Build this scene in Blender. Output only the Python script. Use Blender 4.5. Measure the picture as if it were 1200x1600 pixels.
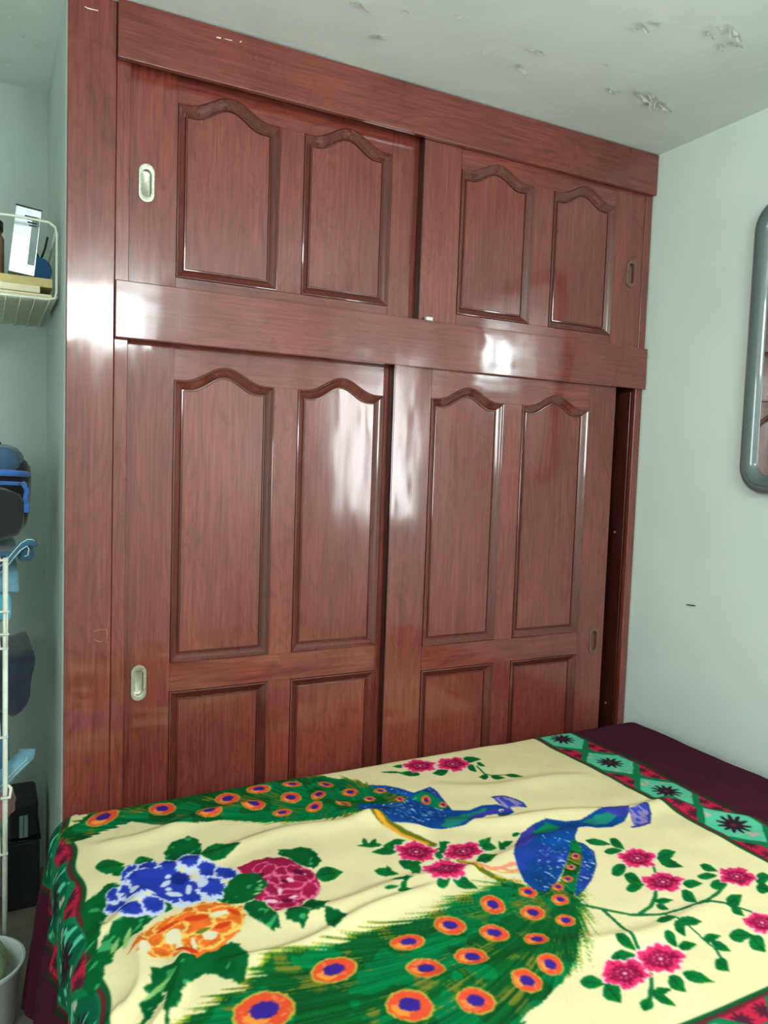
import bpy, bmesh, math, random
import numpy as np
from mathutils import Vector, Matrix
for o in list(bpy.data.objects): bpy.data.objects.remove(o)
SC = bpy.context.scene
COL = SC.collection
random.seed(4)

# ---------------------------------------------------------------- camera
cam_d = bpy.data.cameras.new('camera'); cam = bpy.data.objects.new('camera', cam_d); COL.objects.link(cam)
cam_d.sensor_fit = 'VERTICAL'; cam_d.sensor_height = 32.0; cam_d.lens = 32.0*1204.6/1600
cam_d.clip_start = .02
Rt = Vector((0.88877658,-0.45705609,0.03429184)); Up = Vector((1.62e-4,7.5130738e-2,9.9717368e-1)); Fw = Vector((0.45834067,0.88625905,-0.06684852))
mw = Matrix((Rt, Up, -Fw)).transposed().to_4x4(); mw.translation = Vector((-0.1696,-2.0,1.35))
cam.matrix_world = mw
SC.camera = cam

# ---------------------------------------------------------------- world, lights, exposure
w = bpy.data.worlds.new('daylight'); SC.world = w; w.use_nodes = True
bg = w.node_tree.nodes['Background']; bg.inputs[0].default_value = (.80,.93,1,1); bg.inputs[1].default_value = 1.2
def area(name, loc, rot, sx, sy, power, col):
    l = bpy.data.lights.new(name, 'AREA'); l.shape = 'RECTANGLE'; l.size = sx; l.size_y = sy; l.energy = power; l.color = col
    o = bpy.data.objects.new(name, l); COL.objects.link(o); o.location = loc; o.rotation_euler = rot
    return o
area('daylight_and_fill', (1.94,-2.12,1.45), (0,math.radians(90),0), .9, .96, 20, (.95,1,.985))
area('daylight_and_fill', (.47,-3.06,2.18), (math.radians(90),0,0), .60, .40, 13, (.95,1,.985))
area('daylight_and_fill', (-1.31,-2.4,1.7), (0,math.radians(-90),0), .8, .8, 20, (.94,1,.985))  # added fill light to lift the right wall and ceiling
SC.view_settings.view_transform = 'Standard'; SC.view_settings.look = 'None'; SC.view_settings.gamma = 1
SC.view_settings.use_curve_mapping = False
SC.view_settings.exposure = 0.82

# ---------------------------------------------------------------- materials
def lin(c):
    return tuple(((v/255)/12.92 if v/255 <= .04045 else ((v/255+.055)/1.055)**2.4) for v in c)
def mat(name):
    m = bpy.data.materials.new(name); m.use_nodes = True
    return m, m.node_tree.nodes, m.node_tree.links, m.node_tree.nodes['Principled BSDF']
def noise(N, L, vec, scale, detail=4, rough=.55, dist=0):
    n = N.new('ShaderNodeTexNoise'); n.inputs['Scale'].default_value = scale; n.inputs['Detail'].default_value = detail
    n.inputs['Roughness'].default_value = rough; n.inputs['Distortion'].default_value = dist
    L.new(vec, n.inputs['Vector']); return n.outputs['Fac']
def ramp(N, L, fac, stops):
    r = N.new('ShaderNodeValToRGB'); e = r.color_ramp.elements
    while len(e) < len(stops): e.new(.5)
    for k, (p, c) in enumerate(stops): e[k].position = p; e[k].color = (*c, 1)
    L.new(fac, r.inputs[0]); return r.outputs[0]
def mixc(N, L, fac, a, b, mode='MIX'):
    m = N.new('ShaderNodeMix'); m.data_type = 'RGBA'; m.blend_type = mode
    if isinstance(fac, float): m.inputs[0].default_value = fac
    else: L.new(fac, m.inputs[0])
    for i, v in ((6, a), (7, b)):
        if isinstance(v, tuple): m.inputs[i].default_value = (*v, 1)
        else: L.new(v, m.inputs[i])
    return m.outputs[2]
def bump(N, L, h, strength, dist, prev=None):
    b = N.new('ShaderNodeBump'); b.inputs['Strength'].default_value = strength; b.inputs['Distance'].default_value = dist
    L.new(h, b.inputs['Height'])
    if prev: L.new(prev, b.inputs['Normal'])
    return b.outputs[0]
def coords(N, L, scale=(1,1,1), rnd=True):
    tc = N.new('ShaderNodeTexCoord'); mp = N.new('ShaderNodeMapping'); mp.inputs['Scale'].default_value = scale
    src = tc.outputs['Object']
    if rnd:
        oi = N.new('ShaderNodeObjectInfo'); va = N.new('ShaderNodeVectorMath'); va.operation = 'MULTIPLY_ADD'
        va.inputs[1].default_value = (7.3,5.1,9.7); L.new(oi.outputs['Random'], va.inputs[0]); L.new(src, va.inputs[2]); src = va.outputs[0]
    L.new(src, mp.inputs['Vector']); return mp.outputs[0]

def wood(name, vertical, dark=1.0):
    m, N, L, B = mat(name)
    fine = (1,1,.035) if vertical else (.035,1,1)
    mid = (1,1,.16) if vertical else (.16,1,1)
    f = noise(N, L, coords(N, L, fine), 170, 5, .6)
    c = noise(N, L, coords(N, L, mid), 9, 2, .5, 1.2)
    # cathedral rings: contour lines of a smooth stretched field
    mm = N.new('ShaderNodeMath'); mm.operation = 'MULTIPLY'; mm.inputs[1].default_value = 14; L.new(c, mm.inputs[0])
    fr = N.new('ShaderNodeMath'); fr.operation = 'PINGPONG'; fr.inputs[1].default_value = .5; L.new(mm.outputs[0], fr.inputs[0])
    d2 = N.new('ShaderNodeMath'); d2.operation = 'MULTIPLY'; d2.inputs[1].default_value = 2; L.new(fr.outputs[0], d2.inputs[0])
    big = noise(N, L, coords(N, L, (1,1,.5)), 3.2, 3)
    k = dark
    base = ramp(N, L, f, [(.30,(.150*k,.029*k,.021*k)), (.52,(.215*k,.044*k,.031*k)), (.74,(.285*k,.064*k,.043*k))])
    rings = ramp(N, L, d2.outputs[0], [(0,(.60,.52,.50)), (.22,(.92,.90,.88)), (1,(1.12,1.12,1.12))])
    col = mixc(N, L, .55, base, rings, 'MULTIPLY')
    pat = ramp(N, L, big, [(.3,(.72,.68,.70)), (.7,(1.22,1.2,1.18))])
    col = mixc(N, L, .75, col, pat, 'MULTIPLY')
    L.new(col, B.inputs['Base Color'])
    rgh = ramp(N, L, noise(N, L, coords(N, L, (1,1,.4)), 7, 4), [(.35,(.22,)*3), (.7,(.50,)*3)])
    L.new(rgh, B.inputs['Roughness'])
    B.inputs['IOR'].default_value = 1.5; B.inputs['Specular IOR Level'].default_value = .25
    B.inputs['Coat Weight'].default_value = 1; B.inputs['Coat IOR'].default_value = 1.6
    cr = ramp(N, L, noise(N, L, coords(N, L, (1,1,.16)), 15, 4, .55), [(.36,(.055,)*3), (.70,(.19,)*3)])
    L.new(cr, B.inputs['Coat Roughness'])
    h1 = noise(N, L, coords(N, L, (1,1,.35) if vertical else (.35,1,1)), 7, 2)
    b1 = bump(N, L, h1, .25, .011)
    b2 = bump(N, L, f, .08, .0008, b1)
    L.new(b2, B.inputs['Normal']); L.new(b1, B.inputs['Coat Normal'])
    return m

def plaster(name, base, dirt, bumpy=.25, rough=.85):
    m, N, L, B = mat(name)
    v = coords(N, L, rnd=False)
    a = noise(N, L, v, 2.4, 5); b = noise(N, L, v, 26, 6, .65)
    c = ramp(N, L, a, [(.3,dirt), (.62,base)])
    spots = ramp(N, L, noise(N, L, v, 55, 2), [(.19,(.72,.74,.72)), (.23,(1,1,1))])
    c = mixc(N, L, .35, c, spots, 'MULTIPLY')
    L.new(c, B.inputs['Base Color']); B.inputs['Roughness'].default_value = rough
    n1 = bump(N, L, a, bumpy, .03); n2 = bump(N, L, b, bumpy, .002, n1)
    L.new(n2, B.inputs['Normal']); return m
def plain(name, col, rough=.5, metal=0, var=.15, scale=30, bmp=.15, bd=.002, sheen=0, coat=0):
    m, N, L, B = mat(name); v = coords(N, L)
    f = noise(N, L, v, scale, 5)
    lo = tuple(x*(1-var) for x in col); hi = tuple(min(1, x*(1+var)) for x in col)
    L.new(ramp(N, L, f, [(.3,lo), (.7,hi)]), B.inputs['Base Color'])
    B.inputs['Roughness'].default_value = rough; B.inputs['Metallic'].default_value = metal
    if sheen: B.inputs['Sheen Weight'].default_value = sheen
    if coat: B.inputs['Coat Weight'].default_value = coat
    L.new(bump(N, L, f, bmp, bd), B.inputs['Normal']); return m
def fabric(name, col, weave=600, var=.25):
    m, N, L, B = mat(name); v = coords(N, L)
    f = noise(N, L, v, 18, 6, .6); g = noise(N, L, coords(N, L, (1,1,.25)), weave, 2)
    lo = tuple(x*(1-var) for x in col); hi = tuple(min(1, x*(1+var)) for x in col)
    c = ramp(N, L, f, [(.3,lo), (.7,hi)])
    c = mixc(N, L, .5, c, ramp(N, L, g, [(.35,(.7,.7,.7)), (.65,(1.15,1.15,1.15))]), 'MULTIPLY')
    L.new(c, B.inputs['Base Color']); B.inputs['Roughness'].default_value = .9; B.inputs['Sheen Weight'].default_value = .25
    L.new(bump(N, L, g, .3, .0008), B.inputs['Normal']); return m

WV = wood('varnished_wood_upright', True); WH = wood('varnished_wood_level', False)
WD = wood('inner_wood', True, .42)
WE = wood('edge_shade_wood', True, .16)  # near-black tone standing in for shade between the doors
WM = wood('dark_stained_moulding', True, .66)
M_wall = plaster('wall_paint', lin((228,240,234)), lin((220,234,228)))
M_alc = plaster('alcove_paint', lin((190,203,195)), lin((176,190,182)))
M_ceil = plaster('ceiling_paint', lin((234,241,237)), lin((223,232,227)), .3)
M_flake = plain('peeling_paint', lin((240,242,236)), .8, var=.08)
M_floor = plain('floor_tile', lin((140,130,118)), .5)
M_steel = plain('worn_nickel', lin((196,196,178)), .34, .85, .2, 120, .25)
M_steel2 = plain('varnished_over_metal', lin((138,104,92)), .4, .6, .25, 120, .25)
M_screw = plain('screw_metal', lin((225,225,215)), .3, .8)
M_wire = plain('white_coated_wire', lin((222,226,210)), .4, var=.1)
M_frame = plain('slate_gloss_plastic', lin((92,108,108)), .3, var=.05, bmp=.05, coat=.8)
M_black = plain('black_plastic', lin((26,30,32)), .4, var=.3)
M_black2 = fabric('black_cloth', lin((18,22,26)))
M_navy = fabric('navy_cloth', lin((28,38,54)))
M_backp = fabric('slate_blue_nylon', lin((46,78,104)))
M_backl = fabric('bright_blue_nylon', lin((40,96,176)))
M_denim = fabric('denim', lin((52,100,128)), 900, .3)
M_denim2 = fabric('light_denim', lin((112,160,180)), 900, .3)
M_stitch = fabric('pale_stitching', lin((170,196,196)))
M_aqua = fabric('aqua_cloth', lin((86,178,206)))
M_pink = fabric('dusty_pink_cloth', lin((176,118,112)))
M_mint = plain('mint_plastic', lin((120,190,150)), .4)
M_sage = fabric('sage_cloth', lin((126,146,104)), 500, .2)
M_bin = plain('white_plastic', lin((205,214,206)), .35, var=.05)
M_blue = fabric('blue_felt', lin((44,104,150)))
M_kraft = plain('kraft_card', lin((196,176,120)), .8, var=.15)
M_paper = plain('cream_paper', lin((222,212,178)), .8, var=.06)
M_foil = plain('silver_card', lin((205,214,222)), .2, .75, .12, 60, .25)
M_brown = plain('brown_card', lin((140,104,78)), .8)
M_grey = plain('grey_label', lin((130,146,146)), .6)
m, N, L, B = mat('mirror_glass'); B.inputs['Base Color'].default_value = (.62,.68,.68,1); B.inputs['Metallic'].default_value = 1; B.inputs['Roughness'].default_value = .015
M_mirror = m
M_matt = fabric('mattress_cloth', lin((120,110,100)))
M_darkwood = wood('bed_wood', False, .5)

# ---------------------------------------------------------------- mesh helpers
def link(name, me, m, parent=None, smooth=False, ang=None):
    o = bpy.data.objects.new(name, me); COL.objects.link(o); o.parent = parent
    if m: me.materials.append(m)
    if smooth:
        me.polygons.foreach_set('use_smooth', [True]*len(me.polygons))
    if ang: me.set_sharp_from_angle(angle=math.radians(ang))
    return o
def tag(o, label=None, cat=None, group=None, kind=None):
    for k, v in (('label',label), ('category',cat), ('group',group), ('kind',kind)):
        if v: o[k] = v
    return o
def empty(name, loc, label, cat, group=None):
    o = bpy.data.objects.new(name, None); COL.objects.link(o); o.location = loc; o.empty_display_size = .1
    return tag(o, label, cat, group)
class LocalParent:      # children are given in world coordinates; put them under an Empty elsewhere
    pass
def finish(o):
    """keep world placement of a child built in world coordinates under an Empty that stands elsewhere"""
    if o.parent and o.parent.location.length and o.location.length == 0: o.location = -o.parent.location
    return o
def from_bm(name, bm, m, parent=None, smooth=False, ang=None):
    bmesh.ops.recalc_face_normals(bm, faces=bm.faces)
    me = bpy.data.meshes.new(name); bm.to_mesh(me); bm.free()
    return link(name, me, m, parent, smooth, ang)
def bm_box(bm, x0, x1, y0, y1, z0, z1, bev=.0015, seg=1):
    r = bmesh.ops.create_cube(bm, size=1)['verts']
    for v in r:
        v.co = Vector(((x0+x1)/2+v.co.x*(x1-x0), (y0+y1)/2+v.co.y*(y1-y0), (z0+z1)/2+v.co.z*(z1-z0)))
    if bev:
        es = list({e for v in r for e in v.link_edges})
        bmesh.ops.bevel(bm, geom=es, offset=bev, segments=seg, affect='EDGES', profile=.6)
    return r
def box(name, x0, x1, y0, y1, z0, z1, m, parent=None, bev=.0015, seg=1):
    bm = bmesh.new(); bm_box(bm, x0, x1, y0, y1, z0, z1, bev, seg)
    return from_bm(name, bm, m, parent)
def bm_tube(bm, pts, r, n=8, closed=False, cap=True):
    pts = [Vector(p) for p in pts]; rings = []
    up = None
    for i, p in enumerate(pts):
        a = pts[i-1] if (i > 0 or closed) else pts[i]; b = pts[(i+1) % len(pts)] if (i < len(pts)-1 or closed) else pts[i]
        d = (b-a).normalized()
        if up is None:
            up = d.orthogonal().normalized()
        up = (up - d*up.dot(d)).normalized(); s = d.cross(up)
        rings.append([bm.verts.new(p + (up*math.cos(2*math.pi*k/n) + s*math.sin(2*math.pi*k/n))*r) for k in range(n)])
    m = len(rings)
    for i in range(m if closed else m-1):
        A, Bq = rings[i], rings[(i+1) % m]
        for k in range(n): bm.faces.new((A[k], A[(k+1)%n], Bq[(k+1)%n], Bq[k]))
    if cap and not closed:
        bm.faces.new(rings[0][::-1]); bm.faces.new(rings[-1])
def tube(name, pts, r, m, parent=None, n=8, closed=False):
    bm = bmesh.new(); bm_tube(bm, pts, r, n, closed); return from_bm(name, bm, m, parent, True)
def prism(name, poly, y0, y1, m, parent=None):
    """polygon in the x-z plane, pushed from y0 (front) back to y1"""
    bm = bmesh.new(); A = [bm.verts.new((x,y0,z)) for x, z in poly]; Bq = [bm.verts.new((x,y1,z)) for x, z in poly]
    bm.faces.new(A); bm.faces.new(Bq[::-1])
    for i in range(len(A)): bm.faces.new((A[i], Bq[i], Bq[(i+1)%len(A)], A[(i+1)%len(A)]))
    bmesh.ops.triangulate(bm, faces=[f for f in bm.faces if len(f.verts) > 4])
    return from_bm(name, bm, m, parent)
def lathe(name, prof, c, m, parent=None, n=32, smooth=True, ang=40):
    bm = bmesh.new(); rings = []
    for r, z in prof: rings.append([bm.verts.new((c[0]+r*math.cos(2*math.pi*k/n), c[1]+r*math.sin(2*math.pi*k/n), c[2]+z)) for k in range(n)])
    for A, Bq in zip(rings, rings[1:]):
        for k in range(n): bm.faces.new((A[k], A[(k+1)%n], Bq[(k+1)%n], Bq[k]))
    bm.faces.new(rings[0][::-1]); bm.faces.new(rings[-1])
    return from_bm(name, bm, m, parent, smooth, ang)

_rs = np.random.RandomState(11); _tab = _rs.rand(256,256)
def vn(x, y, seed=0):
    x = np.asarray(x, float)+seed*17.3; y = np.asarray(y, float)+seed*5.7
    xi = np.floor(x).astype(int); yi = np.floor(y).astype(int); fx = x-xi; fy = y-yi
    fx = fx*fx*(3-2*fx); fy = fy*fy*(3-2*fy)
    t = lambda a, b: _tab[a & 255, b & 255]
    return (t(xi,yi)*(1-fx)+t(xi+1,yi)*fx)*(1-fy)+(t(xi,yi+1)*(1-fx)+t(xi+1,yi+1)*fx)*fy
def fbm(x, y, seed=0, o=3):
    s = 0; a = .5
    for k in range(o): s = s+a*vn(x*2**k, y*2**k, seed+k); a *= .5
    return s

# ---------------------------------------------------------------- setting
XW, YB, XL, YR, H = 1.881, .633, -1.25, -3.0, 2.426
def structure(o): o['kind'] = 'structure'; return o
structure(box('floor', XL-.1, XW+.1, YR-.1, YB+.1, -.08, 0, M_floor, bev=0))
def relief_plane(name, o, u, v, nu, nv, nrm, amp, m, thick, sc=2.0):
    """a wall slab whose room face has slow trowelled unevenness"""
    bm = bmesh.new(); o, u, v, nrm = map(Vector, (o, u, v, nrm)); g = []
    for i in range(nu+1):
        row = []
        for j in range(nv+1):
            a, b = i/nu, j/nv; h = (fbm(a*u.length*sc, b*v.length*sc, 3)-.45)*amp
            edge = min(a, 1-a, b, 1-b); h *= min(1, edge*12)
            row.append(bm.verts.new(o+u*a+v*b+nrm*h))
        g.append(row)
    for i in range(nu):
        for j in range(nv): bm.faces.new((g[i][j], g[i+1][j], g[i+1][j+1], g[i][j+1]))
    c = [bm.verts.new(o+u*a+v*b-nrm*thick) for a, b in ((0,0),(1,0),(1,1),(0,1))]; bm.faces.new(c[::-1])
    bot = [g[i][0] for i in range(nu+1)]; top = [g[i][nv] for i in range(nu+1)]
    lef = [g[0][j] for j in range(nv+1)]; rig = [g[nu][j] for j in range(nv+1)]
    bm.faces.new(bot+[c[1],c[0]]); bm.faces.new(top[::-1]+[c[3],c[2]]); bm.faces.new(lef[::-1]+[c[0],c[3]]); bm.faces.new(rig+[c[2],c[1]])
    bmesh.ops.triangulate(bm, faces=[f for f in bm.faces if len(f.verts) > 4])
    return from_bm(name, bm, m, None, True, 40)
ceil = structure(relief_plane('ceiling', (XL,YR,H), (XW-XL,0,0), (0,YB-YR,0), 90, 100, (0,0,-1), .006, M_ceil, .12, 3.0))
# right wall with the window opening y -2.6..-1.64, z 1.0..1.9
rw = structure(relief_plane('wall_right', (XW,YB,0), (0,-1.64-YB,0), (0,0,H), 60, 60, (-1,0,0), .006, M_wall, .12))
for nm, a in (('wall_right_lower',(YR,-1.64,0,1.0)), ('wall_right_upper',(YR,-1.64,1.9,H)), ('wall_right_end',(YR,-2.6,1.0,1.9))):
    structure(box(nm, XW, XW+.12, a[0], a[1], a[2], a[3], M_wall, bev=0))
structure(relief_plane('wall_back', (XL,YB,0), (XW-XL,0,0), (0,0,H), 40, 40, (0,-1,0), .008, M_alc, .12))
# the left wall with a window opening added for fill light, y -2.8..-2.0, z 1.3..2.1
for nm, a in (('wall_left',(-2.0,YB,0,H)), ('wall_left_end',(YR,-2.8,0,H)), ('wall_left_lower',(-2.8,-2.0,0,1.3)), ('wall_left_upper',(-2.8,-2.0,2.1,H))):
    structure(box(nm, XL-.12, XL, a[0], a[1], a[2], a[3], M_wall, bev=0))
# the wall behind the camera with a high window x .18..0.76
for nm, a in (('wall_rear_left',(XL,.18,0,H)), ('wall_rear_lower',(.18,XW,0,1.98)),
              ('wall_rear_right',(.76,XW,1.98,H)), ('wall_rear_upper',(.18,.76,2.38,H))):
    structure(box(nm, a[0], a[1], YR-.12, YR, a[2], a[3], M_wall, bev=0))
def window(name, rects, m):
    bm = bmesh.new()
    for r in rects: bm_box(bm, *r, .003)
    return structure(from_bm(name, bm, m))
window('window_1', [(XW+.02,XW+.055,-2.6,-1.64,1.0,1.035),(XW+.02,XW+.055,-2.6,-1.64,1.865,1.9),(XW+.02,XW+.055,-2.6,-2.565,1.035,1.865),
                    (XW+.02,XW+.055,-1.675,-1.64,1.035,1.865),(XW+.02,XW+.055,-2.135,-2.105,1.035,1.865)], M_bin)
window('window_added_fill', [(XL-.055,XL-.02,-2.8,-2.0,1.3,1.335),(XL-.055,XL-.02,-2.8,-2.0,2.065,2.1),(XL-.055,XL-.02,-2.8,-2.765,1.335,2.065),  # made-up frame around the added fill light on the left
                    (XL-.055,XL-.02,-2.035,-2.0,1.335,2.065),(XL-.055,XL-.02,-2.415,-2.385,1.335,2.065)], M_bin)
window('window_2', [(.18,.76,YR-.055,YR-.02,1.98,2.005),(.18,.76,YR-.055,YR-.02,2.355,2.38),(.18,.205,YR-.055,YR-.02,2.005,2.355),(.735,.76,YR-.055,YR-.02,2.005,2.355)], M_bin)
# wall return that closes the wardrobe's left side: the alcove's right cheek
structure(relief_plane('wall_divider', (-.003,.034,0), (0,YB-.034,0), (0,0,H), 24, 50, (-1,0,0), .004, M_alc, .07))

# peeling paint: curled flakes that hang from the ceiling
rnd = random.Random(9)
def flake(x, y, size, rot):
    bm = bmesh.new(); n = 5; g = []
    for i in range(n+1):
        row = []
        for j in range(n+1):
            a, b = i/n-.5, j/n-.5
            rr = 1+.35*math.sin(3*math.atan2(b, a)+size*900)
            px, py = a*size*rr, b*size*.5*rr
            z = -.003-.55*size*max(0, a+.2)**1.6-.003*rnd.random()
            row.append(bm.verts.new((x+px*math.cos(rot)-py*math.sin(rot), y+px*math.sin(rot)+py*math.cos(rot), H+z)))
        g.append(row)
    top = []
    for i in range(n):
        for j in range(n): bm.faces.new((g[i][j], g[i+1][j], g[i+1][j+1], g[i][j+1]))
    bmesh.ops.solidify(bm, geom=list(bm.faces), thickness=.0008)
    return from_bm('paint_flake', bm, M_flake, ceil, True, 30)
for x, y, s in ((.619,-.27,.035),(.716,-.168,.034),(.723,-.301,.014),(.990,-.245,.016),(1.00,-.25,.010),(1.117,-.232,.030),(1.090,-.317,.022),(1.112,-.322,.020),
                (1.246,-.541,.030),(1.262,-.565,.026),(1.235,-.52,.018),(1.404,-.262,.022),(1.425,-.255,.026),(1.44,-.27,.014),(1.50,-.285,.045),(1.525,-.30,.036),
                (1.555,-.275,.050),(1.59,-.275,.044),(1.615,-.268,.038),(1.57,-.255,.026),(1.41,-.60,.028),(1.44,-.64,.034),(1.47,-.63,.030),(1.50,-.60,.030),
                (1.485,-.575,.022),(1.40,-.63,.020),(-.122,.223,.02),(-.12,.484,.018),(-.09,.3,.014),(-.05,.35,.012),(.84,-.35,.012),(1.3,-.36,.012)):
    flake(x, y, s, rnd.uniform(-.9,.9))

# ---------------------------------------------------------------- wardrobe
ward = empty('wardrobe', (0,0,0), 'built-in dark red varnished wardrobe with four sliding panelled doors, filling the wall behind the bed', 'wardrobe')
box('face_stile', 0, .1095, .018, .034, 0, H-.002, WV, ward, .002)
box('face_strip', .1105, .143, .022, .036, 0, H-.002, WV, ward, .0015)
box('face_stile', 1.846, XW-.004, .016, .034, 0, H-.002, WV, ward, .002)
box('top_board', .1096, XW-.004, 0, .016, 2.289, H-.003, WH, ward, .0022, 2)
box('middle_board', .1096, XW-.006, 0, .016, 1.628, 1.767, WH, ward, .0022, 2)
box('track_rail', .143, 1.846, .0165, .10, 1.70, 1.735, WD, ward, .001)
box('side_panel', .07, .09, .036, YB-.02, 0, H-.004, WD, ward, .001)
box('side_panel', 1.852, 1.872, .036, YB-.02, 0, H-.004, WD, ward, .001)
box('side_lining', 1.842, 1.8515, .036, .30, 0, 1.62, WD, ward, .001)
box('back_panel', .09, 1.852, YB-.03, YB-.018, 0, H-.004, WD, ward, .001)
box('shelf_board', .09, 1.84, .10, YB-.032, 1.69, 1.708, WD, ward, .001)
box('plinth', .143, 1.846, .018, .098, 0, .055, WH, ward, .001)

def outline(x0, x1, z0, zc, h, d, n=40):
    """panel outline inset by d: square foot, cathedral-arched head when h > 0"""
    a, b = x0+d, x1-d; pts = [(a, z0+d), (b, z0+d)]
    if h <= 0: return pts+[(b, zc-d), (a, zc-d)]
    c = (a+b)/2; hw = (b-a)/2*.86; hh = h-.003*(d/.027)
    for k in range(n+1):
        x = b+(a-b)*k/n; t = min(1, abs(x-c)/hw)
        # ogee shoulder: concave at the foot, rounded crown
        s = .5*(1+math.cos(math.pi*t)); pts.append((x, zc-d+hh*s**1.15))
    return pts
PROF = [(0,.004),(.0008,.0045),(.0012,-.0026),(.0035,-.0034),(.0055,-.0016),(.0075,.0010),(.0125,.0040),(.018,.0085),(.0215,.0125),(.0232,.0135),(.0236,.0105),(.0258,.0102),(.0262,.0150),(.0285,.0152),(.0290,.0120)]
def moulding(x0, x1, z0, zc, h, y, parent):
    bm = bmesh.new(); rings = []
    for d, e in PROF: rings.append([bm.verts.new((x, y+e, z)) for x, z in outline(x0, x1, z0, zc, h, d)])
    for A, Bq in zip(rings, rings[1:]):
        n = len(A)
        for k in range(n): bm.faces.new((A[k], A[(k+1)%n], Bq[(k+1)%n], Bq[k]))
    return from_bm('moulding', bm, WM, parent, True, 35)
def panel(x0, x1, z0, zc, h, y, parent):
    return prism('panel', outline(x0, x1, z0, zc, h, .0282), y+.0118, y+.0205, WV, parent)
def pull(x, z, y, parent, hgt=.0955, wid=.040):
    """flush finger pull: stadium rim with a sunk cup and two screws"""
    def stad(sh, sw, n=12):
        r = sw/2; L_ = sh/2-r; p = []
        for k in range(n+1): a = math.pi*k/n; p.append((r*math.cos(a), L_+r*math.sin(a)))
        for k in range(n+1): a = math.pi+math.pi*k/n; p.append((r*math.cos(a), -L_+r*math.sin(a)))
        return p
    bm = bmesh.new(); rings = []
    for sh, sw, e in ((hgt,wid,.0),(hgt,wid,-.0020),(hgt-.002,wid-.002,-.0030),(hgt-.024,wid-.012,-.0034),(hgt-.028,wid-.016,-.0028),(hgt-.031,wid-.019,.0105),(hgt-.036,wid-.024,.0115)):
        rings.append([bm.verts.new((x+a, y+e-.0005, z+b)) for a, b in stad(sh, sw)])
    for A, Bq in zip(rings, rings[1:]):
        n = len(A)
        for k in range(n): bm.faces.new((A[k], A[(k+1)%n], Bq[(k+1)%n], Bq[k]))
    bm.faces.new(rings[-1])
    right = x > 1
    o = from_bm('flush_pull', bm, M_steel2 if right else M_steel, parent, True, 30)
    o['label'] = 'recessed finger pull darkened with varnish' if right else 'worn pale metal recessed finger pull'
    return o
def door(x0, x1, z0, z1, y, cols, rows, px, pz, open_end=False):
    """cols: (xa, xb) panel columns; rows: (zb, zt, arch) from the top down; y: face of the door"""
    d = box('door', x0+.002, x1-.002, y+.021, y+.030, z0+.001, z1-.001, WV, ward, .0005)
    xa, xb = cols[0][0], cols[-1][1]
    # stiles; the one carrying the pull has a slot behind the cup
    for k, (a, b) in enumerate(((x0, xa-.0004), (xb+.0004, x1))):
        if a < px < b:
            bm = bmesh.new(); sh, sw = .066, .022
            bm_box(bm, a, px-sw/2, y, y+.0208, z0, z1, 0); bm_box(bm, px+sw/2, b, y, y+.0208, z0, z1, 0)
            bm_box(bm, px-sw/2, px+sw/2, y, y+.0208, z0, pz-sh/2, 0); bm_box(bm, px-sw/2, px+sw/2, y, y+.0208, pz+sh/2, z1, 0)
            bmesh.ops.remove_doubles(bm, verts=bm.verts, dist=1e-5)
            from_bm('stile', bm, WV, d)
        else: box('stile', a, b, y, y+.0208, z0, z1, WV, d, .0012)
    mids = [(cols[i][1], cols[i+1][0]) for i in range(len(cols)-1)]
    top = rows[0]
    # arched top rail
    low = []
    for ci, (a, b) in enumerate(cols): low += outline(a, b, top[0], top[1], top[2], 0)[2:][::-1]
    low = [p for i, p in enumerate(low) if i == 0 or p[0] > low[i-1][0]+1e-5]
    bm = bmesh.new(); g = [[bm.verts.new((x, yy, zz)) for x, z in low for zz in (z,)]+[bm.verts.new((x, yy, z1)) for x, z in low] for yy in (y+.0004, y+.0206)]
    nn = len(low)
    for i in range(nn-1):
        bm.faces.new((g[0][i], g[0][i+1], g[0][nn+i+1], g[0][nn+i])); bm.faces.new((g[1][i+1], g[1][i], g[1][nn+i], g[1][nn+i+1]))
        bm.faces.new((g[0][i+1], g[0][i], g[1][i], g[1][i+1])); bm.faces.new((g[0][nn+i], g[0][nn+i+1], g[1][nn+i+1], g[1][nn+i]))
    for i in (0, nn-1): bm.faces.new((g[0][i], g[0][nn+i], g[1][nn+i], g[1][i]))
    from_bm('rail', bm, WH, d)
    for i, r in enumerate(rows):
        zb = r[0]; nz = rows[i+1][1] if i+1 < len(rows) else z0
        box('rail', xa, xb, y+.0004, y+.0206, nz, zb, WH, d, .0006)
        for a, b in mids: box('muntin', a, b, y, y+.0206, zb, r[1], WV, d, .0006)
        for a, b in cols:
            moulding(a, b, zb, r[1], r[2], y, d); panel(a, b, zb, r[1], r[2], y, d)
    h = pull(px, pz, y, d)
    if y < .04: box('edge_shade_strip', x0-.0022, x0-.0002, y+.001, y+.030, z0, z1, WE, d, 0)  # added dark strip: paints the shade on the front door's edge
    return d
dl = [door(.135, .990, 1.738, 2.345, .055, [(.2645,.5395),(.6085,.8805)], [(1.803,2.239,.042)], .1885, 2.025),
      door(.135, .990, .060, 1.690, .055, [(.2645,.5395),(.6085,.8805)], [(.790,1.541,.042),(.115,.712,0)], .185, .745),
      door(.970, 1.855, 1.738, 2.345, .020, [(1.0985,1.372),(1.4505,1.717)], [(1.800,2.231,.038)], 1.797, 2.018),
      door(.8965, 1.758, .060, 1.690, .020, [(1.0225,1.292),(1.3625,1.642)], [(.782,1.543,.040),(.115,.706,0)], 1.7155, .747)]
for d, t in zip(dl, ('upper left sliding door with two arched panels', 'lower left sliding door with arched panels over square ones',
                     'upper right sliding door with two arched panels', 'lower right sliding door, slid a little to the left')): d['label'] = t
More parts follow.
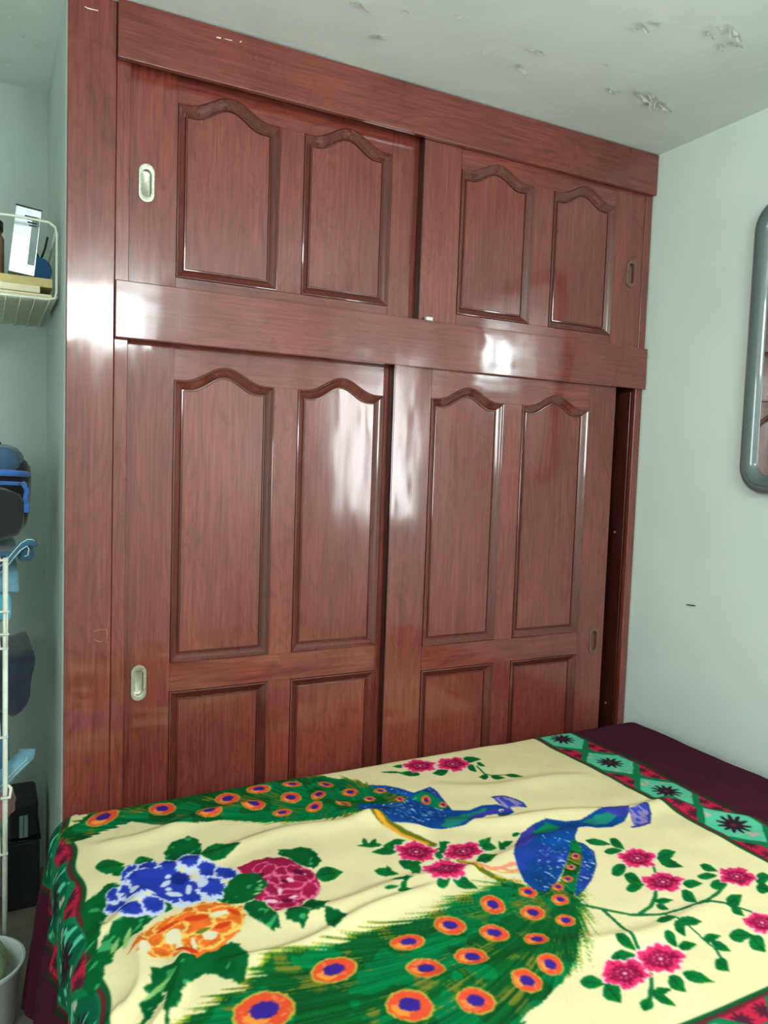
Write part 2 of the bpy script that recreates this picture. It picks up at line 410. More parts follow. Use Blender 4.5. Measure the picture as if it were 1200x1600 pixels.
# small wear on the boards: pale scuffs and chips, raised specks of filler
def scuff(pts, y, r=.0012):
    bm = bmesh.new(); bm_tube(bm, [(x, y, z) for x, z in pts], r, 5)
    return from_bm('filler_mark', bm, M_flake, ward, True)
scuff([(.036,2.3895),(.045,2.388),(.066,2.389)], .0178); scuff([(.345,2.396),(.356,2.397)], -.0002, .0018); scuff([(.366,2.398),(.385,2.399)], -.0002, .0009); scuff([(.405,2.400),(.409,2.404)], -.0002, .0013)
M_scr = plain('raw_wood_scratch', lin((205,120,88)), .8)
def scratch(pts, y, r=.0007):
    bm = bmesh.new(); bm_tube(bm, [(x, y, z) for x, z in pts], r, 4); return from_bm('scratch', bm, M_scr, ward)
scratch([(.068,.899),(.085,.902),(.099,.901),(.1005,.885),(.098,.872),(.103,.866)], .0179); scratch([(.070,.878),(.080,.872),(.090,.871)], .0179)
box('track_stopper', .985, 1.008, .003, .016, 1.7675, 1.778, M_bin, ward, .001)['label'] = 'small white plastic stopper on the ledge'
for z in (1.121, .494, .30): lathe('screw', [(.0001,0),(.0045,.0002),(.0045,.002),(.0001,.003)], (0,0,0), M_screw, ward, 12).matrix_local = Matrix.Translation((1.842,.075,z)) @ Matrix.Rotation(-math.pi/2, 4, 'Y')

# ---------------------------------------------------------------- nail in the right wall and the mirror
nb = tube('nail', [(XW+.002,-.262,.912),(XW-.010,-.258,.9135),(XW-.024,-.247,.915)], .0018, M_black)
tag(nb, 'small dark nail sticking out of the pale right wall below the mirror', 'nail')
def rrect(y0, y1, z0, z1, r, n=10):
    p = []
    for cy, cz, a0 in ((y1-r,z1-r,0),(y0+r,z1-r,90),(y0+r,z0+r,180),(y1-r,z0+r,270)):
        for k in range(n+1): a = math.radians(a0+90*k/n); p.append((cy+r*math.cos(a), cz+r*math.sin(a)))
    return p
mir = empty('wall_mirror', (XW-.004,-.68,1.285), 'mirror with a glossy slate-grey rounded frame hanging on the pale right wall', 'mirror')
bm = bmesh.new(); rings = []
my0, my1, mz0, mz1 = -1.06, -.408, 1.288, 2.150
for d, e in ((0,0),(0,.012),(.003,.019),(.010,.024),(.020,.026),(.0235,.0245),(.0255,.0275),(.034,.026),(.044,.021),(.052,.013),(.055,.008),(.058,.0075)):
    rings.append([bm.verts.new((XW-.004-e, a, b)) for a, b in rrect(my0+d, my1-d, mz0+d, mz1-d, max(.02, .085-d*.8))])
for A, Bq in zip(rings, rings[1:]):
    n = len(A)
    for k in range(n): bm.faces.new((A[k], A[(k+1)%n], Bq[(k+1)%n], Bq[k]))
finish(from_bm('frame', bm, M_frame, mir, True, 50))
bm = bmesh.new(); p = rrect(my0+.056, my1-.056, mz0+.056, mz1-.056, .04)
A = [bm.verts.new((XW-.004-.0085, a, b)) for a, b in p]; Bq = [bm.verts.new((XW-.005, a, b)) for a, b in p]; bm.faces.new(A); bm.faces.new(Bq[::-1])
for k in range(len(A)): bm.faces.new((A[k], A[(k+1)%len(A)], Bq[(k+1)%len(A)], Bq[k]))
finish(from_bm('mirror_glass', bm, M_mirror, mir))

# ---------------------------------------------------------------- bed and blanket
bed = empty('bed', (.9,-.78,0), 'bed under the peacock blanket in front of the wardrobe', 'bed')
finish(box('mattress', .03, 1.765, -1.385, -.165, .27, .478, M_matt, bed, .03, 3))
finish(box('bed_base', .04, 1.755, -1.37, -.18, .10, .268, M_darkwood, bed, .006))
for x in (.08, 1.715):
    for y in (-1.33, -.22): finish(box('leg', x-.03, x+.03, y-.03, y+.03, 0, .099, M_darkwood, bed, .004))

# the printed pattern, in metres on the laid-out cloth (painter's order)
OPS = [["P","tail",[[-0.0097,-0.2086],[0.0125,-0.1854],[0.0384,-0.1346],[0.1069,-0.1051],[0.1871,-0.0768],[0.3019,-0.0629],[0.469,-0.0755],[0.5581,-0.1033],[0.623,-0.1348],[0.6669,-0.1756],[0.7037,-0.2176],[0.7328,-0.2727],[0.7405,-0.3296],[0.6829,-0.3717],[0.6347,-0.3992],[0.5982,-0.3872],[0.5302,-0.3725],[0.4658,-0.352],[0.4158,-0.3376],[0.3691,-0.3142],[0.3225,-0.2908],[0.2631,-0.2894],[0.208,-0.2758],[0.1521,-0.2317],[0.1272,-0.2108],[0.096,-0.2311],[0.0607,-0.2389],[0.0323,-0.2521],[0.0053,-0.2591]],0.012,1],
["P","red",[[0.1722,-0.1175],[0.1987,-0.0976],[0.2333,-0.0962],[0.2773,-0.0985],[0.3252,-0.1021],[0.3289,-0.0742],[0.1884,-0.0693]],0.004,0],
["Y","",0.0695,-0.1689,0.0348,0.0177,0.0011,-0.0328,0.1,0.1],
["Y","",0.2014,-0.1786,0.0286,-0.0058,-0.0049,-0.0308,0.1,0.1],
["Y","",0.3585,-0.1845,0.0274,-0.0054,-0.0068,-0.0282,0.1,0.1],
["Y","",0.2946,-0.2472,0.0295,-0.0026,-0.005,-0.0262,0.1,0.1],
["Y","",0.4045,-0.2462,0.0255,-0.0108,-0.0084,-0.0265,0.1,0.1],
["Y","",0.4465,-0.1612,0.0287,-0.0055,-0.0063,-0.0222,0.1,0.1],
["Y","",0.5046,-0.2383,0.022,-0.0092,-0.0102,-0.0274,0.1,0.1],
["Y","",0.5353,-0.1646,0.0214,-0.0089,-0.0055,-0.0149,0.1,0.1],
["Y","",0.4573,-0.3092,0.0216,-0.0021,-0.0046,-0.016,0.1,0.1],
["Y","",0.6166,-0.1986,0.0144,-0.0126,-0.007,-0.0142,0.1,0.1],
["Y","",0.5706,-0.2621,0.0162,-0.0068,-0.0083,-0.0204,0.1,0.1],
["Y","",0.5389,-0.3106,0.0206,0.003,-0.0062,-0.0228,0.1,0.1],
["Y","",0.6541,-0.2689,0.0181,-0.0076,-0.0087,-0.019,0.1,0.1],
["Y","",0.6078,-0.3285,0.0166,-0.0071,-0.0079,-0.0176,0.1,0.1],
["Y","",0.6845,-0.322,0.0133,-0.0056,-0.0057,-0.0115,0.1,0.1],
["P","blue",[[0.6475,-0.3364],[0.6277,-0.3902],[0.6464,-0.4102],[0.6687,-0.4665],[0.7096,-0.4954],[0.7758,-0.5294],[0.8277,-0.5403],[0.874,-0.5252],[0.9173,-0.5074],[0.9387,-0.5128],[0.9296,-0.543],[0.9421,-0.5362],[0.9541,-0.5353],[0.9836,-0.5232],[0.9821,-0.4972],[0.9679,-0.4719],[0.9296,-0.4621],[0.8853,-0.4714],[0.8476,-0.4528],[0.8535,-0.4235],[0.8605,-0.3869],[0.8684,-0.3422],[0.8644,-0.3164],[0.8382,-0.3225],[0.8081,-0.3308],[0.7847,-0.2931],[0.7612,-0.2661],[0.7224,-0.2499],[0.7024,-0.2656],[0.6729,-0.3079]],0.0,0],
["P","tail",[[0.7015,-0.2483],[0.7282,-0.2694],[0.7492,-0.313],[0.7824,-0.3432],[0.7563,-0.3628],[0.7039,-0.3537],[0.6534,-0.3363],[0.643,-0.3085]],0.004,1],
["P","green",[[0.7987,-0.3474],[0.835,-0.3282],[0.8489,-0.348],[0.8529,-0.3837],[0.8441,-0.4387],[0.8214,-0.4355],[0.8003,-0.388],[0.7876,-0.3562]],0.002,0],
["P","teal2",[[0.7721,-0.5165],[0.8166,-0.4827],[0.8769,-0.484],[0.9375,-0.4784],[0.9175,-0.4888],[0.8835,-0.5112],[0.8413,-0.5288],[0.7942,-0.5373]],0.004,0],
["P","bluesp",[[0.6522,-0.3511],[0.7088,-0.3558],[0.7538,-0.3618],[0.7987,-0.3474],[0.8042,-0.4026],[0.833,-0.4466],[0.8444,-0.4578],[0.7918,-0.4841],[0.7199,-0.4769],[0.6811,-0.4428],[0.6513,-0.4002]],0.002,0],
["P","bluesp",[[0.729,-0.2555],[0.7621,-0.2765],[0.7855,-0.3033],[0.7968,-0.3398],[0.7786,-0.3389],[0.7522,-0.3073]],0.001,0],
["P","bluesp",[[0.8539,-0.3178],[0.8627,-0.3356],[0.8594,-0.3729],[0.8486,-0.4214],[0.8529,-0.3837],[0.8536,-0.3402]],0.001,0],
["Y","",0.8158,-0.3774,-0.0004,-0.0186,-0.0159,-0.0136,0.1,0.1],
["Y","",0.8412,-0.4183,0.0089,-0.0038,-0.0076,-0.0123,0.1,0.1],
["Y","",0.7568,-0.3472,0.009,-0.0038,-0.0059,-0.0108,0.1,0.1],
["Y","",0.7297,-0.291,0.0142,-0.0059,-0.0058,-0.0114,0.1,0.1],
["Y","",0.6846,-0.3207,0.0119,-0.005,-0.0059,-0.0121,0.1,0.1],
["P","violet",[[0.8675,-0.4984],[0.9224,-0.4909],[0.9489,-0.4895],[0.9871,-0.4993],[0.9837,-0.5169],[0.9436,-0.5148],[0.9092,-0.51],[0.8615,-0.5257]],0.001,0],
["E","white",0.9588,-0.5026,0.0059,-0.0025,-0.0049,-0.0067],
["E","dark",0.9584,-0.5049,0.0029,-0.0012,-0.0028,-0.0039],
["P","olive",[[0.9391,-0.5228],[0.9503,-0.5336],[0.9386,-0.5444],[0.929,-0.5403]],0.0,0],
["P","fan",[[0.9785,-0.4366],[0.996,-0.4372],[1.014,-0.4448],[1.0296,-0.4689],[1.0341,-0.4894],[1.0266,-0.5122],[1.0121,-0.5009],[0.9967,-0.4996],[0.9807,-0.4992],[0.9743,-0.4811],[0.9762,-0.4557]],0.001,0],
["S","blueline",[[0.9785,-0.4366],[0.996,-0.4372],[1.014,-0.4448],[1.0296,-0.4689],[1.0341,-0.4894],[1.0276,-0.5101]],0.003],
["S","olive",[[0.6511,-0.4122],[0.6573,-0.4559],[0.6768,-0.5037],[0.696,-0.5393],[0.7167,-0.58]],0.0106],
["S","orange",[[0.6518,-0.4244],[0.6571,-0.4672],[0.672,-0.5126],[0.6912,-0.5479],[0.706,-0.5701]],0.0056],
["L","g",0.6353,-0.5704,0.5732,-0.5585,0.0063,0.0142],
["L","g",0.6094,-0.5387,0.5552,-0.5205,0.004,0.0086],
["L","g",0.5747,-0.5289,0.5862,-0.4919,0.0059,0.0007],
["L","g",0.5843,-0.5361,0.6101,-0.5076,0.002,-0.0071],
["L","g",0.6553,-0.5482,0.6094,-0.5439,0.0063,0.0147],
["L","g",0.6312,-0.5378,0.6685,-0.5392,-0.0044,-0.0105],
["L","g",0.7325,-0.5816,0.7581,-0.5874,-0.0037,-0.0067],
["L","g",0.7135,-0.5992,0.7125,-0.6582,-0.0177,-0.0123],
["L","g",0.7306,-0.6118,0.7376,-0.5732,0.0098,0.0051],
["L","g",0.7907,-0.648,0.8564,-0.603,-0.0006,-0.0168],
["L","g",0.8201,-0.6299,0.84,-0.651,-0.0111,-0.013],
["L","g",0.8481,-0.6678,0.8637,-0.6244,0.0087,0.0029],
["L","g",0.8557,-0.6453,0.8933,-0.6383,-0.005,-0.0106],
["L","g",0.7604,-0.6886,0.8156,-0.6866,-0.0115,-0.0229],
["L","g",0.6096,-0.6181,0.6525,-0.6416,-0.0122,-0.0207],
["L","g",0.6346,-0.629,0.6231,-0.6838,-0.0127,-0.0048],
["L","g",0.6427,-0.6514,0.6097,-0.6735,0.0,0.0112],
["L","g",0.5457,-0.6292,0.5871,-0.6617,-0.0073,-0.012],
["L","g",0.5712,-0.6521,0.5791,-0.6208,0.0058,0.0015],
["L","g",0.5593,-0.6795,0.6011,-0.6978,-0.0042,-0.0077],
["L","g",0.5745,-0.7083,0.5989,-0.6731,0.0035,-0.0033],
["L","g",0.5508,-0.7228,0.5778,-0.7322,-0.0041,-0.0081],
["L","g",0.5783,-0.7032,0.5551,-0.728,-0.0023,0.0053],
["L","g",0.5268,-0.7097,0.5592,-0.7133,-0.002,-0.0048],
["L","g",0.6295,-0.741,0.6697,-0.728,-0.0035,-0.0141],
["L","g",0.6738,-0.7281,0.7025,-0.7765,-0.0114,-0.0119],
["L","g",0.9082,-0.6142,0.9329,-0.6138,-0.004,-0.0069],
["F","",0.6652,-0.5935,0.0389,-0.0257,-0.0237,-0.0377],
["F","",0.7622,-0.6336,0.0491,-0.0076,-0.0197,-0.0354],
["F","",0.6813,-0.6913,0.0439,-0.0192,-0.0244,-0.0395],
["S","olive",[[0.7315,-0.6665],[0.7423,-0.6874],[0.7441,-0.7324],[0.7591,-0.7568],[0.7633,-0.7804],[0.779,-0.7916]],0.0072],
["S","orange",[[0.7315,-0.6665],[0.7442,-0.6844],[0.7471,-0.7201]],0.0038],
["S","pinkor",[[0.752,-0.7131],[0.7654,-0.7327],[0.79,-0.7361],[0.8222,-0.7298],[0.8397,-0.7327]],0.005],
["S","pinkor",[[0.7926,-0.74],[0.8067,-0.7508],[0.8285,-0.7511]],0.0044],
["S","cream2",[[0.781,-0.7486],[0.7941,-0.7677],[0.8125,-0.7758]],0.0079],
["S","orange",[[0.7614,-0.7534],[0.7745,-0.7723],[0.8004,-0.7881]],0.0024],
["S","orange",[[0.7327,-0.7865],[0.7569,-0.7819],[0.7713,-0.7839]],0.0036],
["S","orange",[[0.7654,-0.7327],[0.781,-0.7486],[0.8165,-0.7596]],0.0019],
["L","g",0.8715,-0.1699,0.8368,-0.1589,0.0048,0.0093],
["L","g",0.8406,-0.2018,0.7864,-0.1794,0.0027,0.0052],
["L","g",0.8824,-0.2347,0.8311,-0.201,0.0074,0.0124],
["L","g",0.9655,-0.244,0.9161,-0.244,0.0099,0.0191],
["L","g",1.0406,-0.1928,1.099,-0.2099,-0.0109,-0.0169],
["L","g",1.0422,-0.2237,1.0352,-0.2823,-0.0126,-0.0103],
["L","g",1.0722,-0.2277,1.0798,-0.259,-0.0078,-0.0082],
["L","g",1.0471,-0.3215,1.021,-0.3137,0.0087,0.0131],
["L","g",1.0526,-0.3237,1.084,-0.349,-0.0081,-0.0103],
["L","g",1.0978,-0.3301,1.1348,-0.3625,-0.0075,-0.0091],
["F","",0.9101,-0.1841,0.0446,-0.0184,-0.0227,-0.0396],
["F","",1.0037,-0.2079,0.0441,-0.0181,-0.0282,-0.0447],
["S","dgreen",[[1.059,-0.2471],[1.0487,-0.2989],[1.0584,-0.3154],[1.0978,-0.3301],[1.132,-0.3613]],0.0028],
["P","tail",[[0.7492,-0.7853],[0.7733,-0.7805],[0.8151,-0.8245],[0.8709,-0.8364],[0.9671,-0.7545],[0.9988,-0.7072],[1.0123,-0.7067],[1.0033,-0.7402],[0.9436,-0.8016],[0.8713,-0.8743],[0.8314,-0.9341],[0.7842,-0.9857],[0.7362,-1.0287],[0.6684,-1.0642],[0.614,-1.0889],[0.5774,-1.0971],[0.5533,-1.1188],[0.4953,-1.1544],[0.3151,-1.1213],[0.0783,-1.0114],[0.032,-0.9404],[0.065,-0.9183],[0.1056,-0.8959],[0.1524,-0.8781],[0.1914,-0.864],[0.2417,-0.8412],[0.2695,-0.8124],[0.3423,-0.8265],[0.3982,-0.8185],[0.4611,-0.812],[0.5266,-0.8136],[0.5828,-0.8121],[0.6401,-0.7961],[0.7133,-0.7921]],0.022,2],
["Y","",0.6969,-0.833,0.0122,-0.0207,-0.0188,-0.0181,0.1,0.1],
["Y","",0.7874,-0.8273,0.0129,-0.0117,-0.0129,-0.0138,0.1,0.1],
["Y","",0.8301,-0.8731,0.0135,-0.0087,-0.0126,-0.0137,0.1,0.1],
["Y","",0.5868,-0.8534,0.0212,-0.0184,-0.0158,-0.0203,0.1,0.1],
["Y","",0.6482,-0.9062,0.019,-0.0164,-0.0141,-0.0162,0.1,0.1],
["Y","",0.7529,-0.8856,0.0168,-0.0132,-0.0146,-0.016,0.1,0.1],
["Y","",0.7953,-0.9291,0.0149,-0.0096,-0.0116,-0.0124,0.1,0.1],
["Y","",0.4918,-0.8645,0.0289,-0.0085,-0.0087,-0.0179,0.1,0.1],
["Y","",0.5742,-0.9443,0.0218,-0.0164,-0.0142,-0.0179,0.1,0.1],
["Y","",0.7082,-0.9537,0.0168,-0.013,-0.0132,-0.0142,0.1,0.1],
["Y","",0.4851,-0.9391,0.0264,-0.0165,-0.0146,-0.0221,0.1,0.1],
["Y","",0.3422,-0.8797,0.0368,-0.0041,-0.0076,-0.0277,0.1,0.1],
["Y","",0.6844,-1.0201,0.0124,-0.0169,-0.0176,-0.0147,0.1,0.1],
["Y","",0.6218,-1.0362,0.0139,-0.0204,-0.0189,-0.0157,0.1,0.1],
["Y","",0.5178,-1.0402,0.0215,-0.0193,-0.0179,-0.0199,0.1,0.1],
["Y","",0.4166,-1.005,0.0283,-0.0206,-0.0186,-0.0271,0.1,0.1],
["Y","",0.2052,-0.9252,0.0453,-0.0036,-0.0062,-0.0411,0.1,0.1],
["Y","",0.9779,-0.7503,0.0091,-0.004,-0.0095,-0.0108,0.1,0.1],
["Y","",0.936,-0.7842,0.0089,-0.0039,-0.0071,-0.0082,0.1,0.1],
["Y","",0.896,-0.8187,0.0099,-0.0043,-0.0082,-0.0096,0.1,0.1],
["Y","",0.8569,-0.8353,0.0108,-0.0047,-0.0078,-0.0094,0.1,0.1],
["P","blue",[[0.9352,-0.6148],[0.8846,-0.6578],[0.8472,-0.7023],[0.8212,-0.7571],[0.8052,-0.7945],[0.8067,-0.825],[0.8226,-0.842],[0.8574,-0.8261],[0.8967,-0.7993],[0.9419,-0.763],[0.9945,-0.7158],[1.0213,-0.6957],[1.0335,-0.7138],[1.0303,-0.7519],[0.9967,-0.7966],[0.9453,-0.8386],[0.9031,-0.8633],[0.8679,-0.8769],[0.8838,-0.8549],[0.972,-0.7762],[1.0015,-0.7394],[1.0167,-0.6937],[1.019,-0.7054],[1.0373,-0.6809],[1.0715,-0.6529],[1.0957,-0.6552],[1.1141,-0.6712],[1.1505,-0.6822],[1.1938,-0.6761],[1.2356,-0.6515],[1.2523,-0.631],[1.2558,-0.6093],[1.2082,-0.5995],[1.1812,-0.6134],[1.1402,-0.6207],[1.1018,-0.626],[1.0643,-0.616],[1.0269,-0.5904],[0.9842,-0.5958]],0.0,0],
["P","bluesp",[[0.9395,-0.6604],[1.0003,-0.6539],[1.0339,-0.6628],[1.0024,-0.7088],[0.9398,-0.7621],[0.8946,-0.7984],[0.858,-0.8221],[0.8241,-0.8369],[0.8092,-0.8219],[0.8728,-0.7519]],0.001,0],
["P","bluesp",[[1.0281,-0.7199],[1.0248,-0.7546],[0.9915,-0.799],[0.9432,-0.8377],[0.9018,-0.8585],[0.8765,-0.8683],[0.9619,-0.7909]],0.001,0],
["P","violet",[[0.9352,-0.6148],[0.9821,-0.5984],[0.9746,-0.6317],[0.9287,-0.6664],[0.8781,-0.6859],[0.88,-0.6662]],0.003,0],
["P","green",[[0.9673,-0.6173],[1.0176,-0.6019],[1.0364,-0.6298],[1.0071,-0.6457],[0.9713,-0.6436],[0.9574,-0.6377]],0.004,0],
["P","tail",[[1.0122,-0.6918],[1.0258,-0.6977],[1.0059,-0.7413],[0.9707,-0.7756],[0.9088,-0.8314],[0.8673,-0.8725],[0.8578,-0.8518],[0.8634,-0.8288],[0.9064,-0.7945],[0.951,-0.7573],[0.9893,-0.7239]],0.003,1],
["P","teal2",[[1.0974,-0.6384],[1.1371,-0.6315],[1.1786,-0.6309],[1.1908,-0.6544],[1.1648,-0.6672],[1.1218,-0.6629]],0.004,0],
["P","violet",[[1.1862,-0.6155],[1.2107,-0.6006],[1.2549,-0.6103],[1.2494,-0.6361],[1.2262,-0.6573],[1.1957,-0.6565],[1.1786,-0.6309]],0.001,0],
["E","lilac",1.2298,-0.6176,0.0127,-0.0087,-0.0064,-0.0062],
["Y","",0.9773,-0.751,0.0087,-0.0038,-0.0082,-0.0093,0.1,0.1],
["Y","",0.9356,-0.784,0.0085,-0.0037,-0.0071,-0.0082,0.1,0.1],
["Y","",0.896,-0.8187,0.0099,-0.0043,-0.0077,-0.009,0.1,0.1],
["Y","",0.8574,-0.8347,0.0105,-0.0046,-0.0084,-0.01,0.1,0.1],
["P","fan",[[1.2396,-0.6445],[1.2853,-0.6348],[1.3115,-0.6278],[1.3048,-0.6469],[1.2838,-0.672],[1.2463,-0.7045],[1.2136,-0.7092],[1.2025,-0.6998],[1.2214,-0.6699]],0.001,0],
["S","blueline",[[1.3079,-0.6262],[1.3023,-0.6459],[1.2828,-0.6716],[1.2463,-0.7045],[1.2152,-0.7064],[1.1943,-0.7032]],0.0032],
["L","olive",1.1996,-0.6086,1.1838,-0.5917,0.0056,0.0052],
["S","dgreen",[[0.8554,-0.8955],[0.891,-0.9309],[0.9277,-0.9664],[0.9812,-0.9902],[1.0328,-0.9955],[1.0694,-0.9944],[1.1065,-0.9988],[1.1338,-1.0165],[1.1534,-1.0592]],0.0037],
["S","dgreen",[[0.9456,-0.9706],[0.9842,-0.9606],[1.019,-0.9396],[1.0414,-0.9201]],0.0036],
["S","dgreen",[[1.0694,-0.9944],[1.1088,-0.9917],[1.1499,-0.9807],[1.1919,-0.9647]],0.0034],
["S","dgreen",[[0.8884,-0.9336],[0.8822,-0.9796],[0.8733,-1.0182],[0.8579,-1.0516]],0.0036],
["S","dgreen",[[0.985,-0.9919],[0.9963,-1.0379],[0.9935,-1.079],[0.9889,-1.1106],[0.9748,-1.1333]],0.0021],
["S","dgreen",[[1.1055,-0.8536],[1.0915,-0.8709]],0.0019],
["S","dgreen",[[0.8359,-1.1015],[0.811,-1.1285],[0.7763,-1.1571]],0.0036],
["L","g",1.0478,-0.705,1.0905,-0.7416,-0.0107,-0.0102],
["L","g",1.1078,-0.72,1.1025,-0.7709,-0.0145,-0.0082],
["L","g",1.0512,-0.761,1.0961,-0.7723,-0.0091,-0.0104],
["L","g",0.9998,-0.8399,1.0616,-0.8201,-0.0068,-0.0161],
["L","g",1.1401,-0.8298,1.2017,-0.8263,-0.014,-0.0178],
["L","g",1.1374,-0.8385,1.1647,-0.8795,-0.0137,-0.0099],
["L","g",1.0241,-0.8506,1.0333,-0.8905,-0.0163,-0.0106],
["L","g",0.9833,-0.8962,1.0351,-0.8957,-0.0087,-0.0118],
["L","g",1.1087,-0.9281,1.1495,-0.9443,-0.0113,-0.01],
["L","g",1.0879,-0.9449,1.0787,-0.9905,-0.0155,-0.0064],
["L","g",1.0064,-0.9504,1.0457,-0.9613,-0.0067,-0.0068],
["L","g",0.9997,-0.9595,1.0095,-0.9836,-0.0081,-0.0051],
["L","g",1.2069,-0.8883,1.219,-0.924,-0.0119,-0.0072],
["L","g",1.1624,-0.9186,1.2058,-0.9348,-0.0099,-0.0085],
["L","g",1.1563,-0.9561,1.2017,-0.962,-0.0121,-0.012],
["L","g",1.1279,-1.0203,1.1905,-1.0054,-0.0088,-0.0158],
["L","g",1.1326,-1.0264,1.1263,-1.0602,-0.0125,-0.0049],
["L","g",1.2654,-0.9792,1.3089,-0.9847,-0.0168,-0.0149],
["L","g",1.2452,-0.9969,1.2617,-1.0216,-0.0163,-0.0095],
["L","g",0.9528,-1.0053,0.9929,-1.0158,-0.0094,-0.0098],
["L","g",0.9849,-1.0255,1.0306,-1.0437,-0.0098,-0.0088],
["L","g",0.9812,-1.0238,0.9652,-1.0615,-0.0128,-0.0032],
["L","g",0.991,-1.0779,1.0313,-1.0842,-0.0078,-0.0081],
["L","g",0.9999,-1.0901,1.0105,-1.1236,-0.0107,-0.0055],
["L","g",0.9679,-1.127,0.9616,-1.1584,-0.0155,-0.005],
["L","g",0.8448,-1.0102,0.8496,-1.0557,-0.0116,-0.0059],
["L","g",0.7968,-1.0498,0.8425,-1.0628,-0.0083,-0.0096],
["L","g",0.9391,-1.0386,0.9281,-1.0766,-0.0127,-0.0039],
["L","g",0.9302,-1.0762,0.9699,-1.0841,-0.0078,-0.0083],
["L","g",1.0466,-1.0903,1.0891,-1.108,-0.0147,-0.0117],
["L","g",1.0818,-1.1082,1.0684,-1.1497,-0.0204,-0.0059],
["L","g",0.7063,-1.0723,0.7432,-1.0948,-0.0109,-0.0108],
["L","g",0.74,-1.0962,0.7313,-1.1408,-0.0179,-0.005],
["L","g",0.8554,-1.1253,0.8489,-1.1655,-0.0155,-0.005],
["L","g",0.8828,-1.1288,0.9145,-1.1668,-0.0121,-0.0076],
["L","g",0.7942,-1.1445,0.832,-1.1511,-0.0056,-0.0068],
["L","g",0.7947,-1.1464,0.8081,-1.1833,-0.0089,-0.0046],
["L","g",0.7502,-1.1689,0.788,-1.1505,0.0022,-0.0085],
["F","",1.101,-0.8108,0.0348,-0.0231,-0.0323,-0.0295],
["F","",1.0766,-0.9052,0.0373,-0.021,-0.0308,-0.0272],
["F","",1.2405,-0.9546,0.0293,-0.0245,-0.0335,-0.0233],
["F","",1.1398,-1.0888,0.0256,-0.0205,-0.0322,-0.0209],
["F","",0.8764,-1.087,0.0383,-0.0199,-0.0301,-0.027],
["F","",0.7907,-1.0888,0.0371,-0.0192,-0.0293,-0.0286],
["L","g",0.0307,-0.3892,0.085,-0.3944,-0.0018,-0.0281],
["L","g",0.0546,-0.4296,0.1015,-0.4078,0.0008,-0.0146],
["L","g",0.1019,-0.4049,0.1426,-0.3974,-0.0008,-0.0224],
["L","g",0.1662,-0.3981,0.25,-0.3741,-0.0027,-0.0462],
["L","g",0.2324,-0.4268,0.3224,-0.4192,-0.0049,-0.0335],
["P","leaf",[[0.1638,-0.4099],[0.1685,-0.3794],[0.1916,-0.3488],[0.2311,-0.327],[0.2468,-0.3552],[0.247,-0.3865],[0.2338,-0.4209],[0.1966,-0.4242],[0.1657,-0.4297]],0.002,0],
["P","leaf",[[0.0153,-0.4856],[0.0399,-0.4578],[0.056,-0.4592],[0.0634,-0.4738],[0.0469,-0.505],[0.0515,-0.5282],[0.0292,-0.5592],[0.0139,-0.6006],[-0.0041,-0.651],[-0.0183,-0.6743],[-0.0143,-0.6155],[-0.0018,-0.5454]],0.004,0],
["P","leaf",[[0.007,-0.656],[0.0278,-0.6068],[0.0467,-0.5963],[0.0732,-0.5886],[0.0972,-0.5692],[0.1451,-0.5697],[0.1367,-0.5969],[0.1025,-0.6115],[0.0796,-0.6252],[0.0676,-0.6522],[0.049,-0.6618],[0.032,-0.6801],[0.0209,-0.7085],[0.0001,-0.7463],[-0.0199,-0.767],[-0.0266,-0.7304],[-0.0052,-0.6802]],0.004,0],
["L","lgreen",0.0414,-0.6801,0.0591,-0.6208,0.0041,-0.0039],
["L","lgreen",0.022,-0.6841,0.0351,-0.6421,0.0035,-0.0035],
["P","leaf",[[0.2208,-0.6032],[0.2477,-0.5718],[0.2734,-0.5432],[0.3078,-0.5287],[0.3285,-0.5497],[0.3289,-0.585],[0.3097,-0.6157],[0.273,-0.6316],[0.2337,-0.622]],0.003,0],
["P","leaf",[[0.2659,-0.6363],[0.2869,-0.6325],[0.3034,-0.6607],[0.3085,-0.7033],[0.3039,-0.7396],[0.2854,-0.722],[0.2637,-0.6882],[0.2608,-0.6622]],0.002,0],
["T","blue2,lilac",0.0487,-0.5476,0.0211,0.009,0.0023,-0.0288],
["T","blue2,lilac",0.0699,-0.5772,0.0274,-0.0026,-0.0016,-0.0238],
["T","blue2,lilac",0.0494,-0.5061,0.0155,0.0042,0.001,-0.0308],
["T","blue2,lilac",0.1098,-0.5722,0.0219,-0.0097,-0.0062,-0.0332],
["T","blue2,lilac",0.0884,-0.496,0.0348,0.0094,0.0006,-0.0473],
["T","blue2,lilac",0.0894,-0.4389,0.0232,0.0242,0.006,-0.03],
["T","blue2,lilac",0.1249,-0.4304,0.0256,0.0076,-0.0002,-0.0286],
["T","blue2,lilac",0.1622,-0.4467,0.0183,-0.0159,-0.0104,-0.0347],
["T","blue2,lilac",0.2063,-0.4411,0.0233,-0.0151,-0.0096,-0.0348],
["T","blue2,lilac",0.2345,-0.4905,0.0215,-0.0189,-0.0111,-0.031],
["T","blue2,lilac",0.2636,-0.5153,0.023,-0.018,-0.0096,-0.0266],
["T","blue2,lilac",0.2235,-0.5555,0.0246,-0.0275,-0.0164,-0.0387],
["T","blue2,lilac",0.1656,-0.5628,0.0336,-0.0088,-0.0061,-0.0348],
["T","blue2,lilac",0.1795,-0.5743,0.0225,-0.01,-0.0051,-0.0217],
["T","blue2,lilac",0.1066,-0.4699,0.0311,-0.0136,-0.0074,-0.0431],
["E","blue2",0.1448,-0.504,0.0568,-0.0364,-0.0127,-0.0511],
["E","navy",0.1733,-0.4963,0.0156,-0.0068,-0.0044,-0.0202],
["E","lilac",0.1554,-0.4797,0.0067,-0.0005,-0.0008,-0.0066],
["E","lilac",0.1467,-0.5019,0.0111,0.0065,0.0006,-0.0092],
